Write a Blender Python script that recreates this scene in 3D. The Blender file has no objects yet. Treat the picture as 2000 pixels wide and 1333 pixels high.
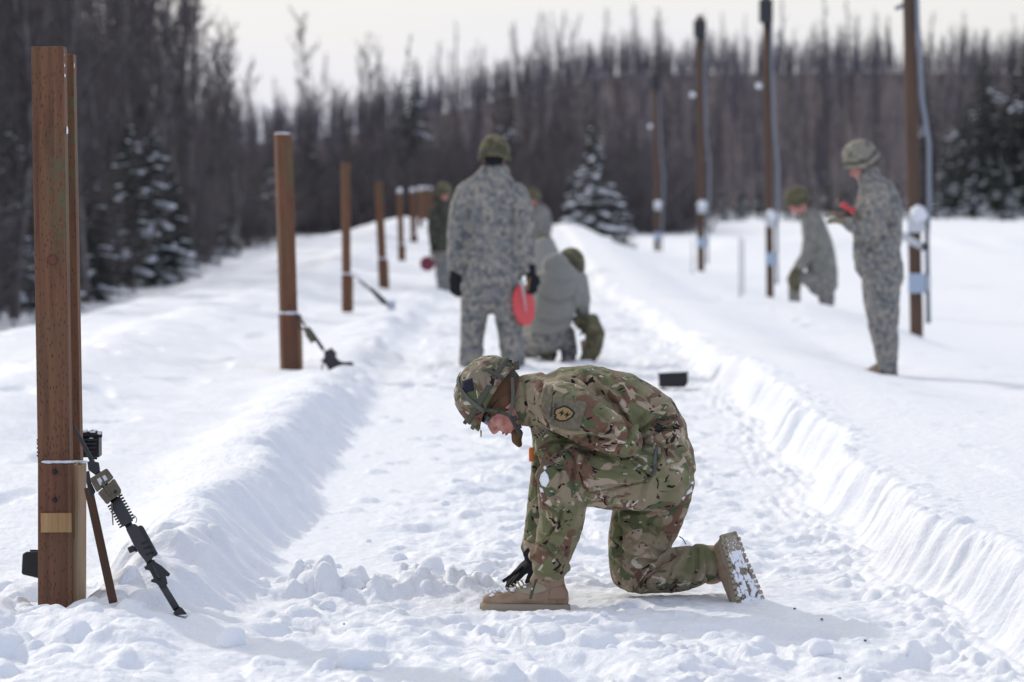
import bpy, bmesh, math, random
import numpy as np
from mathutils import Vector, Matrix, Quaternion
random.seed(11); np.random.seed(11)
R = math.radians
sc = bpy.context.scene
C = sc.collection
# ------------------------------------------------------------ camera
CAMZ = 1.55
TANP = 332.5 / 7500.0
PITCH = math.atan(TANP)
cd = bpy.data.cameras.new('camera'); cam = bpy.data.objects.new('camera', cd); C.objects.link(cam)
cam.location = (0, 0, CAMZ); cam.rotation_euler = (R(90) - PITCH, 0, 0)
cd.lens = 135; cd.sensor_width = 36; cd.clip_start = .1; cd.clip_end = 3000
cd.dof.use_dof = True; cd.dof.focus_distance = 13.75; cd.dof.aperture_fstop = 4.3; cd.dof.aperture_blades = 0
sc.camera = cam
# ------------------------------------------------------------ world and sun
SUN_EL, SUN_AZ = R(31), R(-35)          # azimuth from +Y (into the picture), negative = to the left
w = bpy.data.worlds.new('World'); sc.world = w; w.use_nodes = True
nt = w.node_tree; nt.nodes.clear()
def N(nt, t, **k):
    n = nt.nodes.new(t)
    for a, b in k.items():
        if a.startswith('i_'):
            n.inputs[a[2:].replace('_', ' ')].default_value = b
        else: setattr(n, a, b)
    return n
L = lambda nt, a, b: nt.links.new(a, b)
sky = N(nt, 'ShaderNodeTexSky', sky_type='NISHITA', sun_disc=False, sun_elevation=SUN_EL, sun_rotation=SUN_AZ)
tc = N(nt, 'ShaderNodeTexCoord'); mp = N(nt, 'ShaderNodeMapping'); mp.inputs['Scale'].default_value = (3, 3, 14)
L(nt, tc.outputs['Generated'], mp.inputs['Vector'])
nz = N(nt, 'ShaderNodeTexNoise', i_Scale=2.2, i_Detail=5.0, i_Roughness=.5); L(nt, mp.outputs[0], nz.inputs['Vector'])
rp = N(nt, 'ShaderNodeMapRange'); rp.inputs[1].default_value = .35; rp.inputs[2].default_value = .65; rp.inputs[3].default_value = .80; rp.inputs[4].default_value = .97
L(nt, nz.outputs[0], rp.inputs[0])
sd = Vector((math.sin(SUN_AZ) * math.cos(SUN_EL), math.cos(SUN_AZ) * math.cos(SUN_EL), math.sin(SUN_EL)))
dt = N(nt, 'ShaderNodeVectorMath', operation='DOT_PRODUCT'); L(nt, tc.outputs['Generated'], dt.inputs[0]); dt.inputs[1].default_value = sd
r2 = N(nt, 'ShaderNodeMapRange'); r2.inputs[1].default_value = -.3; r2.inputs[2].default_value = 1.0; L(nt, dt.outputs['Value'], r2.inputs[0])
cm = N(nt, 'ShaderNodeMix', data_type='RGBA'); L(nt, r2.outputs[0], cm.inputs[0])
cm.inputs[6].default_value = (5.6, 6.6, 9.5, 1); cm.inputs[7].default_value = (8.9, 8.8, 8.7, 1)
sz = N(nt, 'ShaderNodeSeparateXYZ'); L(nt, tc.outputs['Generated'], sz.inputs[0])
r3 = N(nt, 'ShaderNodeMapRange'); r3.inputs[1].default_value = .008; r3.inputs[2].default_value = .048; L(nt, sz.outputs[2], r3.inputs[0])
c3 = N(nt, 'ShaderNodeMix', data_type='RGBA'); L(nt, r3.outputs[0], c3.inputs[0]); c3.inputs[6].default_value = (.93, .94, 1.03, 1); c3.inputs[7].default_value = (1.05, 1.02, .95, 1)
c4 = N(nt, 'ShaderNodeMix', data_type='RGBA', blend_type='MULTIPLY'); c4.inputs[0].default_value = 1; L(nt, cm.outputs[2], c4.inputs[6]); L(nt, c3.outputs[2], c4.inputs[7])
mx = N(nt, 'ShaderNodeMix', data_type='RGBA'); L(nt, rp.outputs[0], mx.inputs[0]); L(nt, sky.outputs[0], mx.inputs[6]); L(nt, c4.outputs[2], mx.inputs[7])
bg = N(nt, 'ShaderNodeBackground', i_Strength=.1); L(nt, mx.outputs[2], bg.inputs[0])
wo = N(nt, 'ShaderNodeOutputWorld'); L(nt, bg.outputs[0], wo.inputs[0])
sl = bpy.data.lights.new('sun', 'SUN'); sl.energy = 1.9; sl.angle = R(1.5); sl.color = (1, .95, .87)
so = bpy.data.objects.new('sun', sl); C.objects.link(so); so.rotation_mode = 'QUATERNION'
so.rotation_quaternion = sd.to_track_quat('Z', 'Y')
sc.view_settings.view_transform = 'Standard'; sc.view_settings.look = 'None'
sc.view_settings.exposure = 0.07; sc.view_settings.gamma = 1; sc.view_settings.use_curve_mapping = False
sc.render.engine = 'CYCLES'; sc.cycles.use_denoising = True; sc.cycles.max_bounces = 6
sc.cycles.transparent_max_bounces = 6
# ------------------------------------------------------------ helpers
def ray(px, py):
    xc = (px - 1000) / 7500; yc = -(py - 666.5) / 7500
    c, s = math.cos(PITCH), math.sin(PITCH)
    return Vector((xc, c + yc * s, -s + yc * c))
def P(px, py, D):
    """the point of the place seen at photo pixel (px, py), D metres in front of the camera"""
    r = ray(px, py); return Vector((0, 0, CAMZ)) + r * (D / r.y)
def tag(o, label=None, cat=None, group=None, kind=None):
    if label: o['label'] = label
    if cat: o['category'] = cat
    if group: o['group'] = group
    if kind: o['kind'] = kind
    return o
def empty(name, loc=(0, 0, 0), rz=0):
    o = bpy.data.objects.new(name, None); C.objects.link(o); o.location = loc; o.rotation_euler = (0, 0, rz)
    o.empty_display_size = .2
    return o
def mesh_np(name, V, F, smooth=True):
    """V (n,3); F (m,3) or (m,4) array"""
    me = bpy.data.meshes.new(name)
    V = np.asarray(V, np.float32); F = np.asarray(F, np.int32)
    me.vertices.add(len(V)); me.vertices.foreach_set('co', V.ravel())
    k = F.shape[1]; me.loops.add(F.size); me.loops.foreach_set('vertex_index', F.ravel())
    me.polygons.add(len(F)); me.polygons.foreach_set('loop_start', np.arange(0, F.size, k, dtype=np.int32))
    me.update(calc_edges=True)
    if smooth: me.polygons.foreach_set('use_smooth', np.ones(len(F), bool))
    me.validate(); return me
def link(name, me, mat=None, parent=None):
    o = bpy.data.objects.new(name, me); C.objects.link(o)
    if mat is not None and len(me.materials) == 0: me.materials.append(mat)
    if parent is not None:
        o.parent = parent
    return o
def copy_tree(o, parent=None):
    c = o.copy(); C.objects.link(c); c.parent = parent
    for ch in o.children: copy_tree(ch, c)
    return c
# --- noise (vectorised gradient noise)
def _h(ix, iy, iz, seed):
    h = (ix.astype(np.int64) * 374761393 + iy.astype(np.int64) * 668265263 + iz * 2147483647 + seed * 974634777) & 0xFFFFFFFF
    h = ((h ^ (h >> 13)) * 1274126177) & 0xFFFFFFFF
    return (h ^ (h >> 16)) & 0xFFFF
def noise2(x, y, seed=0):
    x = np.asarray(x, float); y = np.asarray(y, float)
    x0 = np.floor(x); y0 = np.floor(y); fx = x - x0; fy = y - y0
    u = fx * fx * fx * (fx * (fx * 6 - 15) + 10); v = fy * fy * fy * (fy * (fy * 6 - 15) + 10)
    def g(a, b):
        t = _h(x0 + a, y0 + b, 0, seed) * (2 * math.pi / 65536)
        return np.cos(t) * (fx - a) + np.sin(t) * (fy - b)
    n0 = g(0, 0) * (1 - u) + g(1, 0) * u; n1 = g(0, 1) * (1 - u) + g(1, 1) * u
    return (n0 * (1 - v) + n1 * v) * 1.4
def fbm(x, y, o=4, seed=0, ro=.5):
    s = 0; a = 1; t = 0
    for i in range(o):
        s = s + a * noise2(x * 2 ** i + 17 * i, y * 2 ** i - 9 * i, seed + i); t += a; a *= ro
    return s / t
def noise3(p, seed=0):
    p = np.asarray(p, float); i = np.floor(p).astype(np.int64); f = p - i; w_ = f * f * (3 - 2 * f); r = 0
    for a in (0, 1):
        for b in (0, 1):
            for c in (0, 1):
                h = _h(i[:, 0] + a, i[:, 1] + b + (i[:, 2] + c) * 7919, 0, seed) / 32768. - 1
                r = r + h * (w_[:, 0] if a else 1 - w_[:, 0]) * (w_[:, 1] if b else 1 - w_[:, 1]) * (w_[:, 2] if c else 1 - w_[:, 2])
    return r
def fbm3(p, o=3, seed=0):
    s = 0; a = 1; t = 0
    for k in range(o): s = s + a * noise3(np.asarray(p) * 2 ** k + 31 * k, seed + k); t += a; a *= .5
    return s / t
def sstep(a, b, x):
    t = np.clip((x - a) / (b - a), 0, 1); return t * t * (3 - 2 * t)
# --- generic mesh collector
class MB:
    def __init__(s): s.v = []; s.f = []
    def add(s, vs, fs):
        n = len(s.v); s.v += [tuple(v) for v in vs]; s.f += [tuple(i + n for i in f) for f in fs]
    def box(s, c, d, M=None):
        c = Vector(c); hx, hy, hz = d[0] / 2, d[1] / 2, d[2] / 2
        vs = [Vector((x, y, z)) for x in (-hx, hx) for y in (-hy, hy) for z in (-hz, hz)]
        if M is not None: vs = [M @ v for v in vs]
        s.add([v + c for v in vs], [(0, 1, 3, 2), (4, 6, 7, 5), (0, 4, 5, 1), (2, 3, 7, 6), (0, 2, 6, 4), (1, 5, 7, 3)])
    def tube(s, pts, rad, n=8, caps=True, flat=1.0):
        pts = [Vector(p) for p in pts]
        if not hasattr(rad, '__len__'): rad = [rad] * len(pts)
        vs = []; prev = None
        for i, p in enumerate(pts):
            t = (pts[min(i + 1, len(pts) - 1)] - pts[max(i - 1, 0)]).normalized()
            if prev is None:
                a = Vector((0, 1, 0)) if abs(t.y) < .9 else Vector((1, 0, 0))
                u = t.cross(a).normalized()
            else: u = (prev - t * prev.dot(t)).normalized()
            prev = u; q = t.cross(u)
            for k in range(n):
                th = 2 * math.pi * k / n; vs.append(p + u * (math.cos(th) * rad[i]) + q * (math.sin(th) * rad[i] * flat))
        fs = [(i * n + k, i * n + (k + 1) % n, (i + 1) * n + (k + 1) % n, (i + 1) * n + k) for i in range(len(pts) - 1) for k in range(n)]
        if caps: fs += [tuple(range(n))[::-1], tuple((len(pts) - 1) * n + k for k in range(n))]
        s.add(vs, fs)
    def ball(s, c, r, M=None, seg=10, rings=7):
        c = Vector(c); r = Vector(r) if hasattr(r, '__len__') else Vector((r, r, r)); vs = []; fs = []
        vs.append(Vector((0, 0, r.z)))
        for i in range(1, rings):
            ph = math.pi * i / rings
            for k in range(seg):
                th = 2 * math.pi * k / seg
                vs.append(Vector((r.x * math.sin(ph) * math.cos(th), r.y * math.sin(ph) * math.sin(th), r.z * math.cos(ph))))
        vs.append(Vector((0, 0, -r.z))); m = len(vs) - 1
        for k in range(seg):
            fs.append((0, 1 + k, 1 + (k + 1) % seg)); fs.append((m, 1 + (rings - 2) * seg + (k + 1) % seg, 1 + (rings - 2) * seg + k))
            for i in range(rings - 2):
                a = 1 + i * seg
                fs.append((a + k, a + seg + k, a + seg + (k + 1) % seg, a + (k + 1) % seg))
        if M is not None: vs = [M @ v for v in vs]
        s.add([v + c for v in vs], fs)
    def prism(s, poly, y0, y1, f=lambda x, y, z: Vector((x, y, z))):
        """polygon in (x,z), extruded from y0 to y1"""
        n = len(poly)
        vs = [f(p[0], y0, p[1]) for p in poly] + [f(p[0], y1, p[1]) for p in poly]
        s.add(vs, [tuple(range(n))[::-1], tuple(range(n, 2 * n))] + [(k, (k + 1) % n, n + (k + 1) % n, n + k) for k in range(n)])
    def mesh(s, name='m', smooth=False):
        me = bpy.data.meshes.new(name); me.from_pydata(s.v, [], s.f); me.update()
        bm = bmesh.new(); bm.from_mesh(me); bmesh.ops.recalc_face_normals(bm, faces=bm.faces); bm.to_mesh(me); bm.free()
        if smooth: me.polygons.foreach_set('use_smooth', [True] * len(me.polygons))
        return me
    def build(s, name, mat, parent=None, smooth=False, bevel=0):
        o = link(name, s.mesh(name, smooth), mat, parent)
        if bevel:
            b = o.modifiers.new('bevel', 'BEVEL'); b.width = bevel; b.segments = 2; b.limit_method = 'ANGLE'
        return o
# --- materials
def mat(name, col=(.5, .5, .5), rough=.7, metal=0, bump=None, var=None, spec=.5, sheen=0, coord='Object'):
    """bump=(scale, strength, distance); var=(scale, colour2, amount) mottling"""
    m = bpy.data.materials.new(name); m.use_nodes = True; t = m.node_tree; b = t.nodes['Principled BSDF']
    b.inputs['Base Color'].default_value = (*col, 1); b.inputs['Roughness'].default_value = rough; b.inputs['Metallic'].default_value = metal
    b.inputs['Specular IOR Level'].default_value = spec
    if sheen: b.inputs['Sheen Weight'].default_value = sheen
    tc = N(t, 'ShaderNodeTexCoord')
    if bump:
        n = N(t, 'ShaderNodeTexNoise', i_Scale=bump[0], i_Detail=5.0, i_Roughness=.6); L(t, tc.outputs[coord], n.inputs['Vector'])
        bp = N(t, 'ShaderNodeBump', i_Strength=bump[1], i_Distance=bump[2]); L(t, n.outputs[0], bp.inputs['Height']); L(t, bp.outputs[0], b.inputs['Normal'])
    if var:
        n = N(t, 'ShaderNodeTexNoise', i_Scale=var[0], i_Detail=4.0, i_Roughness=.6); L(t, tc.outputs[coord], n.inputs['Vector'])
        r = N(t, 'ShaderNodeMapRange'); r.inputs[1].default_value = .4; r.inputs[2].default_value = .62; r.inputs[4].default_value = var[2]; L(t, n.outputs[0], r.inputs[0])
        x = N(t, 'ShaderNodeMix', data_type='RGBA'); L(t, r.outputs[0], x.inputs[0]); x.inputs[6].default_value = (*col, 1); x.inputs[7].default_value = (*var[1], 1)
        L(t, x.outputs[2], b.inputs['Base Color'])
    return m
def snow_mat():
    m = mat('snow', (.825, .845, .885), .62, spec=.25); t = m.node_tree; b = t.nodes['Principled BSDF']
    tc = N(t, 'ShaderNodeTexCoord')
    n1 = N(t, 'ShaderNodeTexNoise', i_Scale=26.0, i_Detail=6.0, i_Roughness=.62); n2 = N(t, 'ShaderNodeTexNoise', i_Scale=160.0, i_Detail=3.0)
    L(t, tc.outputs['Object'], n1.inputs['Vector']); L(t, tc.outputs['Object'], n2.inputs['Vector'])
    b1 = N(t, 'ShaderNodeBump', i_Strength=.55, i_Distance=.02); b2 = N(t, 'ShaderNodeBump', i_Strength=.35, i_Distance=.004)
    L(t, n1.outputs[0], b1.inputs['Height']); L(t, n2.outputs[0], b2.inputs['Height']); L(t, b1.outputs[0], b2.inputs['Normal']); L(t, b2.outputs[0], b.inputs['Normal'])
    return m
SNOW = snow_mat()
SNOWC = mat('clump_snow', (.82, .84, .88), .7, bump=(60, .4, .01), spec=.2)
# ------------------------------------------------------------ the snow-covered berm with its dug-out lane
ZF = ([0, 12, 32, 58, 74, 92, 112, 135, 160], [0, 0, -.01, -.28, -.24, -.1, -.02, -.35, -1.1])
LANE_L, LANE_R = -.88, 1.47
def lumps(X, Y, cell, seed, p=.5):
    """scattered rounded clods: heights of a jittered grid of domes (in units of the cell)"""
    gx = X / cell; gy = Y / cell; ix = np.floor(gx); iy = np.floor(gy); out = np.zeros_like(gx)
    for a in (-1, 0, 1):
        for b in (-1, 0, 1):
            cx = ix + a; cy = iy + b
            h1 = _h(cx, cy, 0, seed) / 65536.; h2 = _h(cx, cy, 0, seed + 1) / 65536.; h3 = _h(cx, cy, 0, seed + 2) / 65536.; h4 = _h(cx, cy, 0, seed + 3) / 65536.
            d2 = (gx - cx - .15 - .7 * h1) ** 2 + ((gy - cy - .15 - .7 * h2)) ** 2
            r = (.2 + .38 * h3); k = np.clip(1 - d2 / r ** 2, 0, 1)
            out = np.maximum(out, np.where(h4 < p, k ** .42 * r * (.6 + .5 * h1), 0))
    return out
def height(X, Y, fine=True):
    X = np.asarray(X, float); Y = np.asarray(Y, float)
    far = sstep(30, 60, Y)
    zf = np.interp(Y, *ZF)
    wx = .10 * noise2(X * 1.7 + 3, Y * 1.1, 5) + .05 * noise2(X * 5, Y * 4, 6)
    # left bank (the lane's foot, a crest thrown up by the shovel, a hollow behind it)
    foot = LANE_L + .07 * noise2(Y * .9, Y * 0 + 1.5, 11) + .03 * noise2(Y * 3.1, Y * 0 + 7.5, 12)
    nose = sstep(12.6, 13.9, Y)                       # the bank ends in a rounded nose in the foreground
    foot = foot - .05 * (1 - nose)
    t = foot - X
    hb = (np.interp(Y, [12, 17, 22, 26, 36, 60], [.245, .24, .20, .13, .09, .06]) + .05 * noise2(Y * .55, Y * 0 + .5, 13)) * (.6 + .4 * nose)
    flute = .032 * noise2(Y * 7.5 + X * 4.2, X * 1.3, 14) + .018 * noise2(Y * 17 + X * 8, X * 3, 15)
    rise = sstep(0, .36, t + flute * 1.8)
    back = sstep(.36, .95 - .2 * (1 - sstep(15, 18, Y)), t)
    plat = .12 + .05 * fbm(X * .8, Y * .35, 3, 16) + .14 * np.exp(-((X + 3.15 + .25 * noise2(Y * .3, Y * 0 + 4, 17)) / .55) ** 2)
    brk = sstep(17, 24, Y); plat = plat - .06 * brk; hb = hb + brk * (.06 * noise2(Y * 1.9, X * .8, 33) + .04 * noise2(Y * 4.5, X * 3, 34))
    plat = plat - .13 * sstep(-1.15, -1.45, X) * (1 - sstep(14.6, 17.5, Y)); hb = hb * (.80 + .2 * sstep(14, 16, Y)) * (.22 + .78 * sstep(13.15, 14.0, Y - .35 * (X + 1.2)))
    zl = rise * (hb * (1 - back) + plat * back) + rise * flute * (1 - back * .7)
    # foreground clods, left
    ragl = (1 - sstep(14.2, 14.9, Y + .5 * X * 0)) * sstep(-.1, .5, t)
    zl = zl + ragl * (.07 * fbm(X * 2.2, Y * 2.2, 4, 18) + .06 * np.exp(-((Y - 12.9) / .3) ** 2) - .01 + .13 * lumps(X + wx, Y - wx, .42, 20, .6) + .12 * lumps(X, Y + wx, .17, 24, .4) + .03 * fbm(X * 6, Y * 6, 3, 28))
    drift = sstep(.5, 1.4, t) * (1 - ragl)
    zl = zl + drift * (.055 * fbm(X * 1.1, Y * .55, 4, 30) + .030 * np.abs(noise2(X * 1.5 + .5 * Y, Y * 1.1, 31)) - .035 * sstep(.25, .5, noise2(X * 2.4, Y * 1.2, 35)) * sstep(-1.8, -2.3, X))
    # right bank: a nearly vertical wall cut by the shovel, flat top
    fr = LANE_R + .10 * noise2(Y * .5, Y * 0 + 2.5, 41) + .045 * noise2(Y * 2.2, Y * 0 + 5.5, 42) + .022 * noise2(Y * 9, Y * 0 + 8.5, 43) + .010 * noise2(Y * 21 + 2 * noise2(Y * 3, Y * 0 + .2, 39), Y * 0 + 1.5, 44) * (.25 + 1.4 * np.abs(noise2(Y * 1.7, Y * 0 + 6, 38))) + .05 * sstep(.25, .5, noise2(Y * 1.9, Y * 0 + 9.5, 37)) + .006 * noise2(Y * 46, Y * 0 + 3.5, 49)
    fr = fr + .16 * sstep(15, 12, Y) - .12 * far
    u = X - fr
    hr = np.interp(Y, [0, 24, 32, 50], [.275, .27, .17, .12]) + .03 * noise2(Y * .6, Y * 0 + 3.5, 45)
    fr_rough = sstep(23, 30, Y) * (.10 * noise2(Y * 1.3, X * 1.5, 52) + .06 * noise2(Y * 3.7, X * 3, 53)); u = u + fr_rough
    wallz = .16 * sstep(-.30, .05, u) ** 2 * .5 + .92 * sstep(-.02, .17, u + .02 * noise2(Y * 14, u * 6, 46))
    topz = hr * (1 - .0 * X) - .28 * sstep(1.9, 3.3, X) * sstep(18, 30, Y) - .02
    zr = np.minimum(wallz, 1) * (topz + .022 * fbm(X * 1.2, Y * .6, 4, 47) - .03 * sstep(.42, .6, noise2(X * 2.2, Y * 1.3, 57)) * sstep(.5, .9, u) + .01 * lumps(X, Y, .5, 48, .2) * sstep(.3, .6, u))
    zr = zr + (.030 * lumps(X, Y, .08, 54, .35) + .012 * noise2(X * 14, Y * 12, 55)) * sstep(.02, .12, u) * (1 - sstep(.16, .42, u)) + .05 * lumps(X, Y, .09, 56, .3) * sstep(-.30, -.15, u) * (1 - sstep(-.10, -.03, u))
    zr = np.where(u > -.35, zr, 0)
    ripple = .006 * np.sin((u + .02 * noise2(Y * 2, u * 5, 51)) * 95) * sstep(-.35, -.1, u) * (1 - sstep(-.05, .02, u))
    z = zf + zl + zr + ripple
    # lane floor: smooth at the left, trodden in the middle and in the foreground
    inl = sstep(-.05, .12, -t) * sstep(-.1, .1, -u - .05)
    fore = 1 - sstep(13.6, 14.6, Y)
    trod = np.clip(fore + sstep(-.55, -.1, X + .25 * noise2(X, Y * .35, 60)) * (1 - .5 * sstep(.7, 1.3, X)) + sstep(24, 28, Y), 0, 1)
    rough = .050 * np.abs(fbm(X * 2.3, Y * 1.9, 4, 61)) + .030 * fbm(X * 7, Y * 6, 4, 62) + .06 * lumps(X + wx, Y - wx, .17, 63, .16) + .04 * lumps(X, Y, .07, 67, .22) * sstep(-.2, .3, noise2(X * 1.3, Y * 1.1, 68))
    pits = -.035 * sstep(.12, .4, noise2(X * 2.6 + 5, Y * 1.9, 71))
    calm = np.exp(-(((X - .42) / .8) ** 2 + ((Y - 13.75) / .5) ** 2) ** 2)
    trod = trod * (1 - .72 * calm)
    z = z - .022 * np.exp(-(((X - .08) / .3) ** 2 + ((Y - 13.62) / .22) ** 2))
    z = z + inl * (trod * (rough + pits) + (1 - trod) * (.008 * fbm(X * 2, Y * 1.2, 3, 72) + .05 * lumps(X, Y, .13, 73, .10)))
    # boot prints
    rs = np.random.RandomState(4)
    for _ in range(95):
        py_ = 11.3 + 15 * rs.rand() ** 1.3; px_ = rs.uniform(-.75, 1.35); an = rs.normal(0, .35) + (math.pi / 2 if rs.rand() < .3 else 0); ca, sa = math.cos(an), math.sin(an)
        if py_ > 14.3 and px_ < -.25: continue
        m = (np.abs(X - px_) < .3) & (np.abs(Y - py_) < .3)
        if not m.any(): continue
        dx = X[m] - px_; dy = Y[m] - py_; a = (dx * sa + dy * ca) / .145; b = (dx * ca - dy * sa) / .052 / (1 + .15 * np.sign(a)); e = np.sqrt(a * a + b * b)
        z[m] += -.026 * (1 - sstep(.80, 1.08, e)) + .009 * np.exp(-((e - 1.25) / .16) ** 2) + .004 * np.sin(a * 26) * (e < .85)
    # ridge of shovelled clods across the lane
    rd = np.exp(-((Y - 14.05 - .12 * noise2(X * 2.2, Y * 0 + 2, 80) - .25 * X * 0) / .17) ** 2) * sstep(-1.0, -.85, X) * (1 - sstep(-.22, .1, X))
    z = z + rd * (.030 + .15 * lumps(X + wx * .3, Y + .04 * noise2(X * 9, Y * 9, 79), .19, 81, .8) + .16 * lumps(X, Y + .02 * noise2(X * 20, Y * 20, 78), .09, 85, .7) + .030 * fbm(X * 11, Y * 11, 3, 77))
    # small detail everywhere near
    near = 1 - sstep(22, 34, Y)
    z = z + near * (.006 * fbm(X * 14, Y * 10, 3, 90) + .0025 * noise2(X * 45, Y * 40, 91))
    # the berm's shoulders fall to the lower ground on both sides
    le = -4.6 + .35 * noise2(Y * .09, Y * 0 + .3, 95) + 1.3 * sstep(85, 125, Y)
    re = np.interp(Y, [0, 25, 32, 39, 51, 75, 100, 120], [4.3, 4.3, 4.2, 4.1, 3.5, 2.7, 1.6, 1.0]) + .15 * noise2(Y * .15, Y * 0 + .7, 96)
    zo = -1.15 + .08 * fbm(X * .12, Y * .06, 3, 97) + .05 * noise2(X * .5, Y * .12, 98)
    wl = sstep(0, 3.6, le - X); wr = sstep(0, 4.2, X - re)
    end = sstep(122, 160, Y)
    k = np.clip(np.maximum(np.maximum(wl, wr), end), 0, 1)
    zz = z * (1 - k) + zo * k
    zz = zz - .10 * sstep(0, .9, le - X) * (1 - wl) - .06 * sstep(-.6, .5, X - re) * (1 - wr)
    # mounds ploughed up beyond the right-hand poles
    zz = zz + .55 * np.exp(-((Y - 128) / 9) ** 2) * sstep(5, 8, X) * (1 - sstep(16, 24, X)) * (.7 + .6 * noise2(X * .5, Y * .1, 99))
    zz = zz + .30 * np.exp(-(((X - 3.7) / 1.1) ** 2 + ((Y - 47.8) / 3.2) ** 2)) - .06 * np.exp(-(((X + 1.42) / .3) ** 2 + ((Y - 28.6) / .9) ** 2))
    return zz
def hz(x, y): return float(height(np.array([x]), np.array([y]))[0])
def build_ground():
    def seg(a, b, n): return np.linspace(a, b, n, endpoint=False)
    Y = np.concatenate([seg(8.5, 11.3, 40), seg(11.3, 16, 350), seg(16, 25, 290), seg(25, 46, 200), seg(46, 130, 150), seg(130, 430, 70), [430]])
    u1 = np.linspace(-1, 1, 620); mid = u1 * .165
    side = .165 + (np.linspace(0, 1, 71)[1:] ** 1.6) * .5
    U = np.concatenate([-side[::-1], mid, side])
    YY, UU = np.meshgrid(Y, U, indexing='ij')
    XX = UU * (YY + 1.5) + UU * 1.2
    ZZ = height(XX, YY)
    V = np.stack([XX, YY, ZZ], -1).reshape(-1, 3); nr, nc = XX.shape
    i = np.arange(nr - 1)[:, None] * nc + np.arange(nc - 1)[None, :]
    F = np.stack([i, i + 1, i + nc + 1, i + nc], -1).reshape(-1, 4)
    o = link('snow_ground', mesh_np('snow_ground', V, F), SNOW); tag(o, kind='structure')
    # wide surrounding field
    xs = np.linspace(-900, 900, 61); ys = np.linspace(-300, 1600, 61); XX, YY = np.meshgrid(xs, ys); ZZ = np.full_like(XX, -1.42)
    V = np.stack([XX, YY, ZZ], -1).reshape(-1, 3); i = (np.arange(60)[:, None] * 61 + np.arange(60)[None, :])
    F = np.stack([i, i + 1, i + 62, i + 61], -1).reshape(-1, 4)
    o = link('snow_field', mesh_np('snow_field', V, F), SNOW); tag(o, kind='structure')
build_ground()
def hill_z(X, Y):
    a = sstep(232, 430, Y) * (1 - .0 * X)
    side = np.interp(X / np.maximum(Y, 1) * 7500 + 1000, [-400, 300, 700, 1000, 1200, 2400], [3.4, 3.4, 5.6, 9.8, 12.2, 12.4])
    return -1.3 + a * (side + 1.3 + .5 * fbm(X * .02, Y * .02, 2, 110))
BRUSH = mat('brush_floor', (.085, .072, .080), .95, var=(.6, (.12, .105, .118), 1), bump=(1.2, 1, .6), spec=.1)
def build_hill():
    ys = np.linspace(226, 620, 80); us = np.linspace(-.42, .42, 160); YY, UU = np.meshgrid(ys, us, indexing='ij'); XX = UU * YY
    ZZ = hill_z(XX, YY)
    V = np.stack([XX, YY, ZZ], -1).reshape(-1, 3); nr, nc = XX.shape
    i = np.arange(nr - 1)[:, None] * nc + np.arange(nc - 1)[None, :]
    F = np.stack([i, i + 1, i + nc + 1, i + nc], -1).reshape(-1, 4)
    tag(link('wooded_hill', mesh_np('wooded_hill', V, F), BRUSH), kind='structure')
build_hill()
# ------------------------------------------------------------ trees
BARK = mat('bare_bark', (.14, .126, .124), .9, var=(3, (.21, .195, .19), 1), spec=.15)
PALEBARK = mat('pale_bark', (.20, .185, .18), .85, var=(2, (.09, .08, .08), 1), spec=.15)
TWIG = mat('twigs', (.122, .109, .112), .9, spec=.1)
TWIGFAR = mat('birch_twigs_hazed', (.158, .142, .170), .9, spec=.1)  # purplish birch twigs, lightened so the colour carries the distance haze
NEEDLE = mat('needles', (.030, .042, .034), .85, var=(2.5, (.05, .058, .05), 1), spec=.15)
rnd = random.Random(5)
def prism3(V, F, a, b, ra, rb):
    """three-sided twig between two points"""
    a = np.asarray(a, float); b = np.asarray(b, float); t = b - a; n = np.linalg.norm(t) + 1e-9; t = t / n
    h = np.array([.31, .77, .55]) if abs(t[2]) > .8 else np.array([0, 0, 1.]); u = np.cross(t, h); u /= np.linalg.norm(u) + 1e-9; q = np.cross(t, u); k = len(V)
    for p, r in ((a, ra), (b, rb)):
        for c, s in ((1, 0), (-.5, .866), (-.5, -.866)): V.append(p + u * c * r + q * s * r)
    F += [(k, k + 1, k + 4, k + 3), (k + 1, k + 2, k + 5, k + 4), (k + 2, k, k + 3, k + 5)]
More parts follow.
